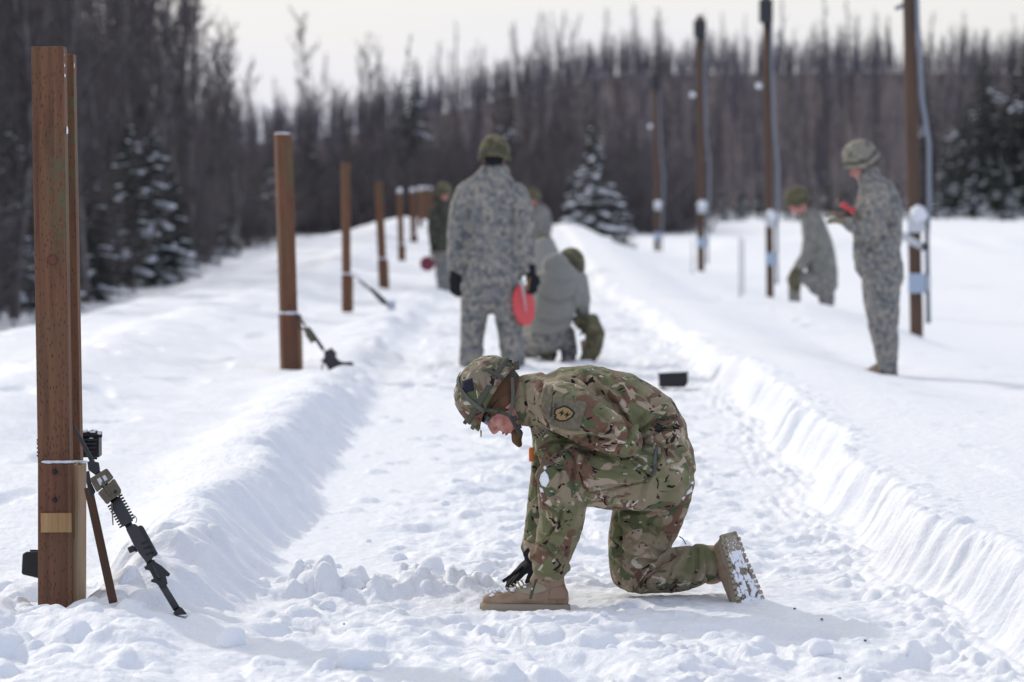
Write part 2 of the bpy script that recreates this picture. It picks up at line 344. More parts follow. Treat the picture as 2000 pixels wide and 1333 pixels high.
def bare_tree(H, rnd, spread=.16, nl=34, low=.18, tw=.009, pale=False, dense=6):
    root = empty('bare_tree')
    V = []; F = []; tr = MB(); pts = []; x = y = 0
    for i in range(9):
        k = i / 8; pts.append((x, y, H * k)); x += rnd.gauss(0, .009 * H); y += rnd.gauss(0, .009 * H)
    tr.tube(pts, [.0095 * H * (1 - .93 * i / 8) + .004 for i in range(9)], 6)
    tr.build('trunk', PALEBARK if pale else BARK, root, smooth=True)
    def at(k):
        f = k * 8; i = min(int(f), 7); f -= i; return np.array(pts[i]) * (1 - f) + np.array(pts[i + 1]) * f
    for j in range(nl):
        k = low + (1 - low) * (j + rnd.random()) / nl; k = min(k, .985)
        p = at(k); az = rnd.uniform(0, 2 * math.pi); up = rnd.uniform(.9, 2.2); ln = H * spread * (1.15 - .75 * k) * rnd.uniform(.6, 1.25) * (.55 + .45 * min(1, (k - low) * 6 + .2))
        d = np.array([math.cos(az), math.sin(az), up]); d /= np.linalg.norm(d); q = p; segs = []; r0 = .0035 * H * (1.1 - k)
        for s_ in range(4):
            d2 = d + np.array([rnd.gauss(0, .12), rnd.gauss(0, .12), .12]); d2 /= np.linalg.norm(d2); q2 = q + d2 * ln / 4
            prism3(V, F, q, q2, max(tw, r0 * (1 - s_ / 4.5)), max(tw * .8, r0 * (1 - (s_ + 1) / 4.5))); segs.append((q, q2)); q = q2; d = d2
        for s_ in range(dense):
            a, b = segs[rnd.randrange(4)]; f = rnd.random(); m = a * (1 - f) + b * f
            e = d + np.array([rnd.gauss(0, .55), rnd.gauss(0, .55), rnd.uniform(0, .5)]); e /= np.linalg.norm(e); l2 = ln * rnd.uniform(.22, .5); m2 = m + e * l2
            prism3(V, F, m, m2, tw, tw * .6)
            for _ in range(3):
                f = rnd.uniform(.15, 1); g = m * (1 - f) + m2 * f; e2 = e + np.array([rnd.gauss(0, .6), rnd.gauss(0, .6), rnd.gauss(.15, .3)]); e2 /= np.linalg.norm(e2)
                prism3(V, F, g, g + e2 * l2 * rnd.uniform(.3, .7), tw * .75, tw * .45)
    link('crown', mesh_np('crown', np.array(V), np.array(F), False), TWIG, root)
    return root
def bush(H, n, rnd, tw=.008):
    V = []; F = []
    for j in range(n):
        a = rnd.uniform(0, 6.28); r = rnd.uniform(0, .5) * H; p = np.array([math.cos(a) * r, math.sin(a) * r, 0]); d = np.array([rnd.gauss(0, .4), rnd.gauss(0, .4), 1.]); d /= np.linalg.norm(d)
        l = H * rnd.uniform(.4, 1); m = p
        for s_ in range(3):
            m2 = m + d * l / 3; prism3(V, F, m, m2, tw, tw * .8)
            for _ in range(3):
                e = d + np.array([rnd.gauss(0, .7), rnd.gauss(0, .7), rnd.gauss(0, .3)]); e /= np.linalg.norm(e); prism3(V, F, m2, m2 + e * l * rnd.uniform(.15, .35), tw * .7, tw * .4)
            m = m2; d = d + np.array([rnd.gauss(0, .2), rnd.gauss(0, .2), 0]); d /= np.linalg.norm(d)
    return mesh_np('bush', np.array(V), np.array(F), False)
def clump(V, F, c, r, rnd, seed):
    """an uneven pad of snow"""
    n = 8; k = len(V); V.append(np.array(c) + (0, 0, r[2]))
    for i in (1, 2, 3):
        ph = math.pi * i / 4
        for j in range(n):
            th = 2 * math.pi * j / n + .3 * i; w_ = rnd.uniform(.78, 1.2)
            V.append(np.array(c) + np.array([r[0] * math.sin(ph) * math.cos(th) * w_, r[1] * math.sin(ph) * math.sin(th) * w_, r[2] * math.cos(ph) * rnd.uniform(.8, 1.1)]))
    V.append(np.array(c) - (0, 0, r[2] * .8)); m = len(V) - 1
    for j in range(n):
        F.append((k, k + 1 + j, k + 1 + (j + 1) % n)); F.append((m, k + 1 + 2 * n + (j + 1) % n, k + 1 + 2 * n + j))
        for i in (0, 1):
            a = k + 1 + i * n; b = a + n; F.append((a + j, b + j, b + (j + 1) % n)); F.append((a + j, b + (j + 1) % n, a + (j + 1) % n))
def spruce(H, W, rnd, snow=.6, nb=90):
    root = empty('spruce_tree'); t = MB(); t.tube([(0, 0, -.2), (0, 0, H * .5), (0, 0, H * .97)], [.018 * H, .011 * H, .003], 6); t.build('trunk', BARK, root, smooth=True)
    V = []; F = []; SV = []; SF = []; az = 0
    for j in range(nb):
        k = (j + rnd.random() * .6) / nb; z = H * (.05 + .93 * k); az += 2.4 + rnd.gauss(0, .25); ln = W * .5 * (1 - k) ** .85 * rnd.uniform(.75, 1.18) + .05 * H * .3
        dx, dy = math.cos(az), math.sin(az); prev = np.array([0, 0, z]); droop = rnd.uniform(.25, .5)
        nseg = 5; ptsb = [prev]
        for s_ in range(1, nseg + 1):
            f = s_ / nseg; ptsb.append(np.array([dx * ln * f, dy * ln * f, z + ln * (.12 * f - droop * f * f + (.10 * f ** 3))]))
        for s_ in range(nseg):
            prism3(V, F, ptsb[s_], ptsb[s_ + 1], .012 * (1 - s_ / 6), .008)
            for _ in range(7):
                f = rnd.random(); m = ptsb[s_] * (1 - f) + ptsb[s_ + 1] * f; sg = rnd.choice((-1, 1)); l2 = ln * .30 * (1.1 - s_ / nseg * .6) * rnd.uniform(.5, 1.1)
                e = np.array([-dy * sg + dx * .8 + rnd.gauss(0, .2), dx * sg + dy * .8 + rnd.gauss(0, .2), rnd.uniform(-.55, -.05)]); e /= np.linalg.norm(e)
                prism3(V, F, m, m + e * l2, .022 * (H / 5) ** .4, .007)
        if rnd.random() < snow and k < .97:
            for f in ((.35, .52, .68, .82, .95) if ln > .5 else (.6, .9)):
                i = int(f * nseg); c = ptsb[i] + np.array([rnd.gauss(0, .03), rnd.gauss(0, .03), .03]); s0 = ln * rnd.uniform(.07, .145) + .02
                clump(SV, SF, c, (s0, s0, s0 * .38), rnd, j)
    link('crown', mesh_np('crown', np.array(V), np.array(F), False), NEEDLE, root)
    if SV: tag(link('snow_load', mesh_np('snow_load', np.array(SV), np.array(SF), True), SNOWC, root), kind='stuff')
    return root
def put(proto, first, x, y, s, rz, label, cat, group, z=None, name=None):
    o = proto if first else copy_tree(proto)
    o.location = (x, y, (hz(x, y) if z is None else z) - .1); o.scale = (s, s, s * rnd.uniform(.92, 1.1)); o.rotation_euler = (rnd.gauss(0, .03), rnd.gauss(0, .04), rz)
    tag(o, label, cat, group); return o
def fx(px, D): return (px - 1000) / 7500 * D
G_B = 'bare trees of the wood'; LB = {'left': 'tall dark bare tree standing in the dense wood left of the wooden posts', 'mid': 'slender leafless tree in the wood behind the standing soldiers', 'right': 'thin leafless tree at the foot of the wooded hill behind the poles'}
protos = [bare_tree(10, rnd, .17, 42, .12, .012, False, 7), bare_tree(10, rnd, .13, 46, .10, .012, False, 7), bare_tree(10, rnd, .20, 40, .2, .012, True, 7), bare_tree(10, rnd, .10, 44, .25, .011, True, 6), bare_tree(10, rnd, .15, 46, .05, .013, False, 7)]
used = set()
def bt(px, D, H, key, pi=None):
    i = rnd.randrange(5) if pi is None else pi; f = i not in used; used.add(i); x = fx(px, D)
    z = max(-1.3, float(hill_z(np.array([x]), np.array([D]))[0])) if D > 226 else None
    put(protos[i], f, x, D, H / 10, rnd.uniform(0, 6.28), LB[key], 'tree', {'left': 'bare trees in the left-hand wood', 'mid': 'bare trees in the far wood behind the soldiers', 'right': 'bare trees along the foot of the hill'}[key], z)
# left-hand wood: it runs along the berm and away from it
n = 0
while n < 150:
    D = 52 + 110 * rnd.random() ** 1.15; X = -8.6 - rnd.random() ** 1.3 * (6 + .20 * D)
    px = X / D * 7500 + 1000
    if px < -250 or px > 480: continue
    H = rnd.uniform(7.5, 12.5) * (1 if px < 380 else .8)
    if px > 330 and D > 110: H *= .85
    bt(px, D, H, 'left'); n += 1
for i in range(45):
    D = rnd.uniform(48, 120); bt(rnd.uniform(-1500, -260), D, rnd.uniform(7.5, 12), 'left')
for i in range(85):
    px = rnd.uniform(380, 1260); D = rnd.uniform(170, 255); H = rnd.uniform(5.0, 8.6) * (1 if rnd.random() < .85 else 1.25)
    if 450 < px < 580: H *= .75
    bt(px, D, H, 'mid')
for i in range(48):
    px = rnd.uniform(1220, 2080); D = rnd.uniform(225, 300); H = rnd.uniform(4.5, 7.5) * (1 if rnd.random() < .5 else 1.7)
    bt(px, D, H, 'right', rnd.choice((1, 3, 1, 3, 0)))
# spruces, their branches loaded with snow
sp = [spruce(5, 2.9, rnd, .30, 90), spruce(5, 2.3, rnd, .16, 92), spruce(5, 3.0, rnd, .42, 84), spruce(5, 2.0, rnd, .08, 96), spruce(4, 2.1, rnd, .62, 74)]
sused = set()
def st(px, D, H, i, label, group=None, W=None):
    f = i not in sused; sused.add(i); x = fx(px, D); z = max(-1.2, float(hill_z(np.array([x]), np.array([D]))[0])) if D > 226 else None
    o = put(sp[i], f, x, D, H / 5, rnd.uniform(0, 6.28), label, 'tree', group, z)
    if W: o.scale.x = o.scale.y = W * H / 5
    return o
st(1163, 118, 5.1, 4, 'snow-laden spruce standing alone behind the crouching soldiers, tallest in the middle')
st(1215, 121, 1.9, 2, 'low snow-covered spruce at the right foot of the lone tall spruce')
st(1118, 123, 2.0, 0, 'small snowy spruce at the left foot of the lone tall spruce')
LS = {30: 'dark snowy spruce at the wood edge just left of the near post', 95: 'small snowy spruce hidden right behind the near double post', 250: 'widest snow-flecked spruce in the left wood, midway between the near and second posts', 300: 'heavily snowed spruce of the left wood, just right of the widest one', 190: 'low spruce of the left wood just right of the near post', 340: 'low spruce at the dip of the wood edge, left of the second post', -40: 'tall dark spruce at the left border of the photo', 150: 'tall spruce directly behind the back timber of the near post', 400: 'tiny spruce far along the wood edge, closer to the second post', 440: 'tiniest farthest spruce at the wood edge, nearly at the second post', -110: 'spruce beyond the left border of the photo'}
for px, D, H, i in ((30, 74, 4.0, 0), (95, 78, 3.2, 1), (250, 88, 4.2, 1), (300, 90, 3.8, 2), (190, 80, 3.0, 1), (340, 96, 2.8, 0), (-40, 80, 5.0, 1), (400, 112, 2.2, 1), (440, 120, 2.0, 0), (-110, 76, 4, 0)):
    st(px, D, H, i, LS[px], 'spruces at the edge of the left-hand wood')
for px, D, H, i in ((520, 150, 3.4, 2), (600, 175, 5.2, 1), (690, 180, 3.5, 0), (795, 185, 7.8, 1), (1000, 185, 7.2, 3), (880, 190, 4.0, 0), (930, 180, 3.6, 2), (1060, 190, 4.0, 2), (730, 170, 3.0, 2), (1235, 190, 5, 3), (1290, 195, 4.2, 0)):
    st(px, D, H, i, 'snow-dusted spruce in the wood behind the row of posts and the standing soldiers', 'spruces in the wood behind the soldiers')
k = 0
for px in list(range(1330, 2080, 26)):
    D = rnd.uniform(206, 224); H = rnd.uniform(1.8, 3.6) + (1.3 if px > 1830 else 0); st(px + rnd.uniform(-12, 12), D, H, rnd.choice((0, 1, 1, 0)), 'frosted dark spruce in the row along the far edge of the snow field', 'spruces along the far edge of the field')
for px, H in ((1820, 9.2), (1860, 8.0), (1915, 10.3), (1935, 10.8), (1965, 10.2), (1990, 11.4), (2030, 10.8), (1385, 5.4), (1880, 7.4), (1950, 7.0), (2060, 9.5)):
    st(px, rnd.uniform(224, 238), H, 3, ('tallest' if H > 11 else 'high' if H > 9 else 'lesser') + ' dark pointed spruce behind the frosted row, ' + {1820: 'just right of the thick pole', 1860: 'second right of the thick pole', 1915: 'first of the high cluster at right', 1935: 'second of the high cluster at right', 1965: 'third of the high cluster at right', 1990: 'at the right border of the photo', 2030: 'just beyond the right border', 1385: 'beside the third tall pole', 1880: 'third right of the thick pole', 1950: 'in front of the high cluster at right', 2060: 'farthest past the right border'}[px], 'tall spruces at the right', W=.85)
# undergrowth and the far-off woods that read as one mass: scattered copies on points
def scatter(name, pts, scl, src, material, label, cat):
    me = bpy.data.meshes.new(name); me.from_pydata([tuple(p) for p in pts], [], []); me.update()
    a = me.attributes.new('scl', 'FLOAT', 'POINT'); a.data.foreach_set('value', np.array(scl, np.float32))
    b = me.attributes.new('rotz', 'FLOAT_VECTOR', 'POINT'); b.data.foreach_set('vector', np.array([(rnd.gauss(0, .09), rnd.gauss(0, .09), rnd.uniform(0, 6.28)) for _ in pts], np.float32).ravel())
    o = link(name, me); tag(o, label, cat, kind='stuff')
    g = bpy.data.node_groups.new(name, 'GeometryNodeTree'); g.interface.new_socket('Geometry', in_out='INPUT', socket_type='NodeSocketGeometry'); g.interface.new_socket('Geometry', in_out='OUTPUT', socket_type='NodeSocketGeometry')
    gi = g.nodes.new('NodeGroupInput'); go = g.nodes.new('NodeGroupOutput'); ip = g.nodes.new('GeometryNodeInstanceOnPoints'); ri = g.nodes.new('GeometryNodeInputNamedAttribute'); ri.data_type = 'FLOAT_VECTOR'; ri.inputs[0].default_value = 'rotz'
    si = g.nodes.new('GeometryNodeInputNamedAttribute'); si.data_type = 'FLOAT'; si.inputs[0].default_value = 'scl'
    jo = g.nodes.new('GeometryNodeGeometryToInstance')
    for s_ in src:
        oi = g.nodes.new('GeometryNodeObjectInfo'); oi.transform_space = 'ORIGINAL'; oi.inputs[0].default_value = s_; g.links.new(oi.outputs['Geometry'], jo.inputs[0])
    g.links.new(gi.outputs[0], ip.inputs['Points']); g.links.new(jo.outputs[0], ip.inputs['Instance'])
    e2r = g.nodes.new('FunctionNodeEulerToRotation'); g.links.new(ri.outputs['Attribute'], e2r.inputs[0]); g.links.new(e2r.outputs[0], ip.inputs['Rotation']); g.links.new(si.outputs['Attribute'], ip.inputs['Scale'])
    if material:
        sm = g.nodes.new('GeometryNodeSetMaterial'); sm.inputs[2].default_value = material; g.links.new(jo.outputs[0], sm.inputs[0]); g.links.new(sm.outputs[0], ip.inputs['Instance']); me.materials.append(material)
    g.links.new(ip.outputs[0], go.inputs[0]); md = o.modifiers.new('scatter', 'NODES'); md.node_group = g
    return o
def tree_parts(i): return [c for c in protos[i].children]
def hp(n, a, b, pxa, pxb):
    out = []
    for _ in range(n):
        D = math.sqrt(rnd.uniform(a * a, b * b)); x = fx(rnd.uniform(pxa, pxb), D); out.append((x, D, float(hill_z(np.array([x]), np.array([D]))[0]) - .2))
    return out
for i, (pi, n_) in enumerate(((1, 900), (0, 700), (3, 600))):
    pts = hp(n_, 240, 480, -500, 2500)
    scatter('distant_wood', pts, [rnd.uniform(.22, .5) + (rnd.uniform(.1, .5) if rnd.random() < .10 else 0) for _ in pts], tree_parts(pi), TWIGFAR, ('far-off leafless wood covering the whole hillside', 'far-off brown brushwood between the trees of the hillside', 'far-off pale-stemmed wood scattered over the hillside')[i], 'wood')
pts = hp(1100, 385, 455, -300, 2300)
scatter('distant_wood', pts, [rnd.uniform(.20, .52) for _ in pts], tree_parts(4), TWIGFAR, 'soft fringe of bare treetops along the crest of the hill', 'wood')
pts = []
for _ in range(800):
    D = 50 + 150 * rnd.random() ** 1.2; X = -9.2 - rnd.random() ** 1.2 * (11 + .28 * D); pts.append((X, D, hz(X, D) - .1))
bm_ = link('undergrowth', bush(2.4, 60, rnd, .012), TWIG); bm_.location = (-9.4, 58, hz(-9.4, 58)); tag(bm_, 'tangled bare shrub growing at the near edge of the left-hand wood', 'shrub'); bm_.name = 'bare_shrub'
scatter('undergrowth', pts, [rnd.uniform(.5, 1.3) for _ in pts], [bm_], None, 'dark tangled undergrowth filling the left-hand wood', 'undergrowth')
pts = []
for _ in range(520):
    D = rnd.uniform(160, 262); px = rnd.uniform(380, 1340); x = fx(px, D); pts.append((x, D, max(hz(x, D), -1.3) - .1))
scatter('undergrowth', pts, [rnd.uniform(.7, 1.6) for _ in pts], [bm_], None, 'dark bare brush under the trees of the far wood', 'undergrowth')
# ------------------------------------------------------------ timber posts, rifles, poles
def wood(name, col, dark, gs=(38, 38, 2.2), dashes=True, stain=None):
    m = mat(name, col, .75, spec=.25); t = m.node_tree; b = t.nodes['Principled BSDF']; tc = N(t, 'ShaderNodeTexCoord'); mp = N(t, 'ShaderNodeMapping'); mp.inputs['Scale'].default_value = gs
    L(t, tc.outputs['Object'], mp.inputs['Vector']); n = N(t, 'ShaderNodeTexNoise', i_Scale=1.0, i_Detail=6.0, i_Roughness=.65, i_Distortion=.6); L(t, mp.outputs[0], n.inputs['Vector'])
    r = N(t, 'ShaderNodeMapRange'); r.inputs[1].default_value = .36; r.inputs[2].default_value = .66; L(t, n.outputs[0], r.inputs[0])
    x = N(t, 'ShaderNodeMix', data_type='RGBA'); L(t, r.outputs[0], x.inputs[0]); x.inputs[6].default_value = (*col, 1); x.inputs[7].default_value = (*dark, 1); out = x.outputs[2]
    nl = N(t, 'ShaderNodeTexNoise', i_Scale=2.1, i_Detail=3.0); L(t, tc.outputs['Object'], nl.inputs['Vector'])
    rl = N(t, 'ShaderNodeMapRange'); rl.inputs[1].default_value = .45; rl.inputs[2].default_value = .7; rl.inputs[4].default_value = .6; L(t, nl.outputs[0], rl.inputs[0])
    xl = N(t, 'ShaderNodeMix', data_type='RGBA'); L(t, rl.outputs[0], xl.inputs[0]); L(t, out, xl.inputs[6]); xl.inputs[7].default_value = (col[0] * .75, col[1] * .95, col[2] * 1.0, 1); out = xl.outputs[2]
    if dashes:
        mv = N(t, 'ShaderNodeMapping'); mv.inputs['Scale'].default_value = (105, 90, 34); L(t, tc.outputs['Object'], mv.inputs['Vector']); v = N(t, 'ShaderNodeTexVoronoi', i_Scale=1.0, i_Randomness=.85); L(t, mv.outputs[0], v.inputs['Vector'])
        rv = N(t, 'ShaderNodeMapRange'); rv.inputs[1].default_value = .20; rv.inputs[2].default_value = .28; rv.inputs[3].default_value = .7; rv.inputs[4].default_value = 0; L(t, v.outputs['Distance'], rv.inputs[0])
        xv = N(t, 'ShaderNodeMix', data_type='RGBA'); L(t, rv.outputs[0], xv.inputs[0]); L(t, out, xv.inputs[6]); xv.inputs[7].default_value = (.05, .026, .018, 1); out = xv.outputs[2]
    if stain:
        z0, zr = stain; sx = N(t, 'ShaderNodeSeparateXYZ'); L(t, tc.outputs['Object'], sx.inputs[0])
        a = N(t, 'ShaderNodeMath', operation='SUBTRACT'); L(t, sx.outputs[2], a.inputs[0]); a.inputs[1].default_value = z0
        a2 = N(t, 'ShaderNodeMath', operation='ABSOLUTE'); L(t, a.outputs[0], a2.inputs[0]); rs = N(t, 'ShaderNodeMapRange'); rs.inputs[1].default_value = zr; rs.inputs[2].default_value = zr * .35; L(t, a2.outputs[0], rs.inputs[0])
        rx = N(t, 'ShaderNodeMapRange'); rx.inputs[1].default_value = -.03; rx.inputs[2].default_value = .03; L(t, sx.outputs[0], rx.inputs[0])
        ns = N(t, 'ShaderNodeTexNoise', i_Scale=38.0, i_Detail=5.0, i_Roughness=.7); L(t, tc.outputs['Object'], ns.inputs['Vector']); rn = N(t, 'ShaderNodeMapRange'); rn.inputs[1].default_value = .44; rn.inputs[2].default_value = .54; L(t, ns.outputs[0], rn.inputs[0])
        m1 = N(t, 'ShaderNodeMath', operation='MULTIPLY'); L(t, rs.outputs[0], m1.inputs[0]); L(t, rx.outputs[0], m1.inputs[1]); m2 = N(t, 'ShaderNodeMath', operation='MULTIPLY'); L(t, m1.outputs[0], m2.inputs[0]); L(t, rn.outputs[0], m2.inputs[1])
        xs = N(t, 'ShaderNodeMix', data_type='RGBA'); L(t, m2.outputs[0], xs.inputs[0]); L(t, out, xs.inputs[6]); xs.inputs[7].default_value = (.105, .095, .05, 1); out = xs.outputs[2]
    L(t, out, b.inputs['Base Color']); bp = N(t, 'ShaderNodeBump', i_Strength=.5, i_Distance=.003); L(t, n.outputs[0], bp.inputs['Height']); L(t, bp.outputs[0], b.inputs['Normal'])
    return m
W_RED = wood('treated_timber', (.185, .086, .046), (.10, .047, .028), stain=(.45, .28))
W_BASE = wood('timber_casing', (.175, .076, .044), (.095, .044, .028))
W_TAN = wood('pale_board', (.42, .25, .12), (.27, .15, .07), dashes=False)
W_SIDE = wood('weathered_board', (.33, .21, .12), (.17, .095, .05), gs=(60, 60, 1.4), dashes=False)
W_POLE = wood('pole_wood', (.135, .080, .055), (.08, .05, .038), gs=(20, 20, 1), dashes=False)
IRON = mat('black_iron', (.012, .012, .014), .5, .2, bump=(80, .3, .002))
GUN = mat('gun_metal', (.020, .021, .025), .45, .3, bump=(120, .3, .001))
GUNP = mat('gun_polymer', (.028, .028, .033), .6, 0, bump=(150, .3, .001))
BOXTAN = mat('tan_box', (.115, .09, .06), .6, var=(40, (.08, .06, .042), 1))
OLIVE = mat('olive_cloth', (.10, .095, .06), .9, bump=(60, .4, .003))
PAPER = mat('white_label', (.55, .55, .55), .6)
def beam(name, p0, p1, wx, wy, m, parent=None, bevel=.004, yaw=0.):
    """a squared timber from p0 to p1, its own origin at the middle"""
    p0, p1 = Vector(p0), Vector(p1); mb = MB(); L_ = (p1 - p0).length; mb.box((0, 0, 0), (wx, wy, L_)); o = mb.build(name, m, None, bevel=bevel)
    q = (p1 - p0).to_track_quat('Z', 'Y').to_matrix().to_4x4(); z = (p1 - p0).normalized(); x = Vector((math.cos(yaw), math.sin(yaw), 0)); x = (x - z * x.dot(z)).normalized(); y = z.cross(x)
    M = Matrix((x, y, z)).transposed().to_4x4(); M.translation = (p0 + p1) / 2
    if parent is not None: o.parent = parent; M = parent_inv(parent) @ M
    o.matrix_local = M
    return o
def parent_inv(p): return (Matrix.Translation(p.location) @ p.rotation_euler.to_matrix().to_4x4()).inverted()
def rel(mb, parent):
    inv = parent_inv(parent); mb.v = [tuple(inv @ Vector(v)) for v in mb.v]; return mb
def poly(mb, pts, D, th, off=0., dD=None, conv=None):
    """a plate whose outline is given in photo pixels, standing D metres off, th thick"""
    q = [(conv(*p) if conv else p) for p in pts]; f = (lambda y: D + (dD(y) if dD else 0)); n = len(q)
    vs = [P(x, y, f(y) + off - th / 2) for x, y in q] + [P(x, y, f(y) + off + th / 2) for x, y in q]
    mb.add(vs, [tuple(range(n)), tuple(range(n, 2 * n))[::-1]] + [(k, n + k, n + (k + 1) % n, (k + 1) % n) for k in range(n)])
# --- the near post
DP = 13.45
base = P(112, 1157, DP); post = empty('timber_post', base); tag(post, 'tall brown double timber post with bolted boxed foot, nearest on the left', 'post')
beam('main_timber', P(112.5, 1165, DP), P(95.5, 92, DP), .1125, .10, W_RED, post)
beam('rear_timber', P(137, 905, DP + .17), P(122.5, 107, DP + .17), .085, .09, W_RED, post)
beam('boxed_foot', P(112, 1185, DP - .006), P(112, 903, DP - .006), .1215, .13, W_BASE, post)
b = beam('side_board', P(151, 1185, DP + .075), P(151.5, 905, DP + .075), .034, .27, W_SIDE, post)
beam('edge_strip', P(140, 1185, DP - .02), P(140.5, 905, DP - .02), .016, .115, W_RED, post)
beam('edge_strip', P(148, 1185, DP - .005), P(148.5, 905, DP - .005), .011, .11, W_TAN, post)
beam('pale_block', P(110.5, 1040, DP - .07), P(110, 1002, DP - .07), .108, .02, W_TAN, post, .002)
for y in (922, 977):
    mb = MB(); c = P(107, y, DP - .073); mb.tube([c, c - Vector((0, .012, 0))], [.009, .008], 12); rel(mb, post).build('bolt', IRON, post, True)
mb = MB(); k = P(102, 508, DP - .0515); mb.tube([k, k - Vector((0, .0035, 0))], [.018, .016], 16); rel(mb, post).build('knot', mat('knot_wood', (.12, .04, .02), .7, bump=(90, .8, .004)), post, True)
for x, y, a, b_ in ((124, 107, 2.5, 9), (125, 128, 2, 5), (126, 148, 2, 4), (131, 255, 2.2, 9), (142, 128, 3.5, 21)):
    V = []; F = []; clump(V, F, (0, 0, 0), (.0045 * a / 2.5, .012, b_ / 557 * 1.0), rnd, 1); c = P(x, y, DP + (-.02 if x < 140 else .15)); me = mesh_np('frozen_snow', np.array(V) + np.array(c - base), np.array(F)); link('frozen_snow', me, SNOWC, post)
V = []; F = []
for x, w_ in ((95, 12), (112, 15), (130, 12), (146, 12), (160, 11)):
    clump(V, F, np.array(P(x, 902.5, DP - .045 + (.1 if x > 140 else 0)) - base), (w_ * 1.5 / 557., .035, .0055), rnd, 2)
sn = link('ledge_snow', mesh_np('ledge_snow', np.array(V), np.array(F)), SNOWC, post); tag(sn, kind='stuff')
# --- black rack behind it, box beside it, slat, rifle
mb = MB()
rk = empty('metal_rack', P(135, 895, DP + .5)); tag(rk, 'black ribbed metal rack with a snowy top edge behind the near post', 'rack')
mb.box(P(160, 872, DP + .5), (.135, .10, .075)); poly(mb, [(150, 842), (199, 843), (200, 855), (152, 853)], DP + .5, .13); poly(mb, [(180, 880), (190, 880), (190, 898), (180, 898)], DP + .5, .05)
poly(mb, [(80, 856), (150, 850), (150, 893), (80, 893)], DP + .5, .05)
rel(mb, rk).build('frame', IRON, rk, bevel=.003)
for i, y in enumerate((858, 866, 874, 882, 889)):
    mb = MB(); poly(mb, [(71, y), (192 - i * 2, y - 1), (190 - i * 2, y + 3), (73, y + 4)], DP + .42, .02); rel(mb, rk).build('rib', GUN, rk)
V = []; F = []
for x, y, w_ in ((163, 842, 13), (180, 842, 12), (195, 846, 6), (178, 858, 6), (74, 862, 3.5), (76, 876, 3)): clump(V, F, np.array(P(x, y, DP + .45) - rk.location), (w_ / 540., .03, .007), rnd, 3)
tag(link('snow_dusting', mesh_np('snow_dusting', np.array(V), np.array(F)), SNOWC, rk), kind='stuff')
bx = empty('ammunition_pouch', P(62, 1127, DP + .35)); tag(bx, 'small black pouch lying in the snow left of the near post', 'pouch')
mb = MB(); poly(mb, [(44, 1082), (50, 1078), (90, 1077), (92, 1134), (42, 1122)], DP + .35, .09); rel(mb, bx).build('pouch_body', IRON, bx, bevel=.008)
mb = MB(); poly(mb, [(58, 1074), (78, 1074), (78, 1078), (59, 1079)], DP + .35, .03); rel(mb, bx).build('flap_tab', GUNP, bx, bevel=.002)
sl_ = beam('wooden_slat', P(221, 1176, DP - .32), P(173, 955, DP - .05), .030, .022, wood('rusty_slat', (.10, .05, .032), (.06, .03, .02), dashes=False), None, .003); tag(sl_, 'narrow dark brown slat leaning between the near post and the rifle', 'slat')
cv = lambda x, y: (x / 3.417 + 140, y / 3.417 + 820)
rf = empty('rifle', P(355, 1200, DP - .55)); tag(rf, 'black rifle with tan sight box, leaning against the foot of the near post', 'rifle')
dD = lambda y: (y - 840) / 360. * -.42 - .10
def rp_(name, polys, m, th, off=0., bevel=.003):
    mb = MB()
    for q in polys: poly(mb, q, DP, th, off, dD, cv)
    return rel(mb, rf).build(name, m, rf, bevel=bevel)
def rt(name, pts, r, m, off=0.):
    mb = MB(); mb.tube([P(*cv(x, y), DP + dD(cv(x, y)[1]) + off) for x, y in pts], [a / 3.417 / 560 for a in r], 12); return rel(mb, rf).build(name, m, rf, True)
rt('inner_tube', [(120, 250), (200, 400), (300, 560), (390, 720), (480, 880), (560, 1020), (610, 1110)], [13, 22, 30, 26, 26, 20, 20], GUN)
rt('barrel', [(14, 40), (22, 60), (60, 130), (120, 245), (150, 300)], [8, 10, 13, 15, 15], GUN)
rp_('front_sight', [[(104, 285), (140, 262), (150, 280), (182, 285), (190, 335), (160, 372), (110, 335)], [(98, 345), (118, 340), (130, 420), (160, 480), (150, 500), (120, 512), (112, 480), (98, 420)]], GUN, .03)
rp_('sight_box', [[(235, 323), (283, 388), (168, 487), (118, 395)]], BOXTAN, .05, -.02, .006)
rp_('battery_box', [[(284, 390), (332, 470), (328, 498), (262, 540), (243, 568), (228, 560), (172, 490)]], BOXTAN, .06, -.02, .006)
rp_('strap', [[(196, 420), (206, 414), (262, 500), (252, 508)], [(262, 560), (272, 556), (280, 706), (272, 706)]], OLIVE, .012, -.052, .001)
rp_('label', [[(168, 398), (190, 385), (212, 425), (190, 442)], [(203, 380), (222, 368), (240, 398), (222, 412)]], PAPER, .003, -.047, 0)
mb = MB(); c = P(*cv(292, 478), DP + dD(960) - .055); mb.tube([c, c + Vector((0, -.006, 0))], .006, 12); rel(mb, rf).build('knob', GUN, rf, True)
rp_('handguard', [[(318, 505), (402, 655), (412, 675), (345, 715), (335, 712), (255, 568)]], GUNP, .05, 0, .006)
for i in range(9):
    t_ = i / 8.; a = (322 + 82 * t_, 512 + 150 * t_)
    rp_('rail_tooth', [[(a[0] - 8, a[1] - 6), (a[0] + 14, a[1] - 16), (a[0] + 20, a[1] - 6), (a[0] - 2, a[1] + 6)]], GUN, .025, 0, .001)
    a = (250 + 78 * t_, 580 + 138 * t_); rp_('rail_tooth', [[(a[0] + 8, a[1] - 14), (a[0] - 12, a[1] - 2), (a[0] - 7, a[1] + 8), (a[0] + 14, a[1] - 4)]], GUN, .025, 0, .001)
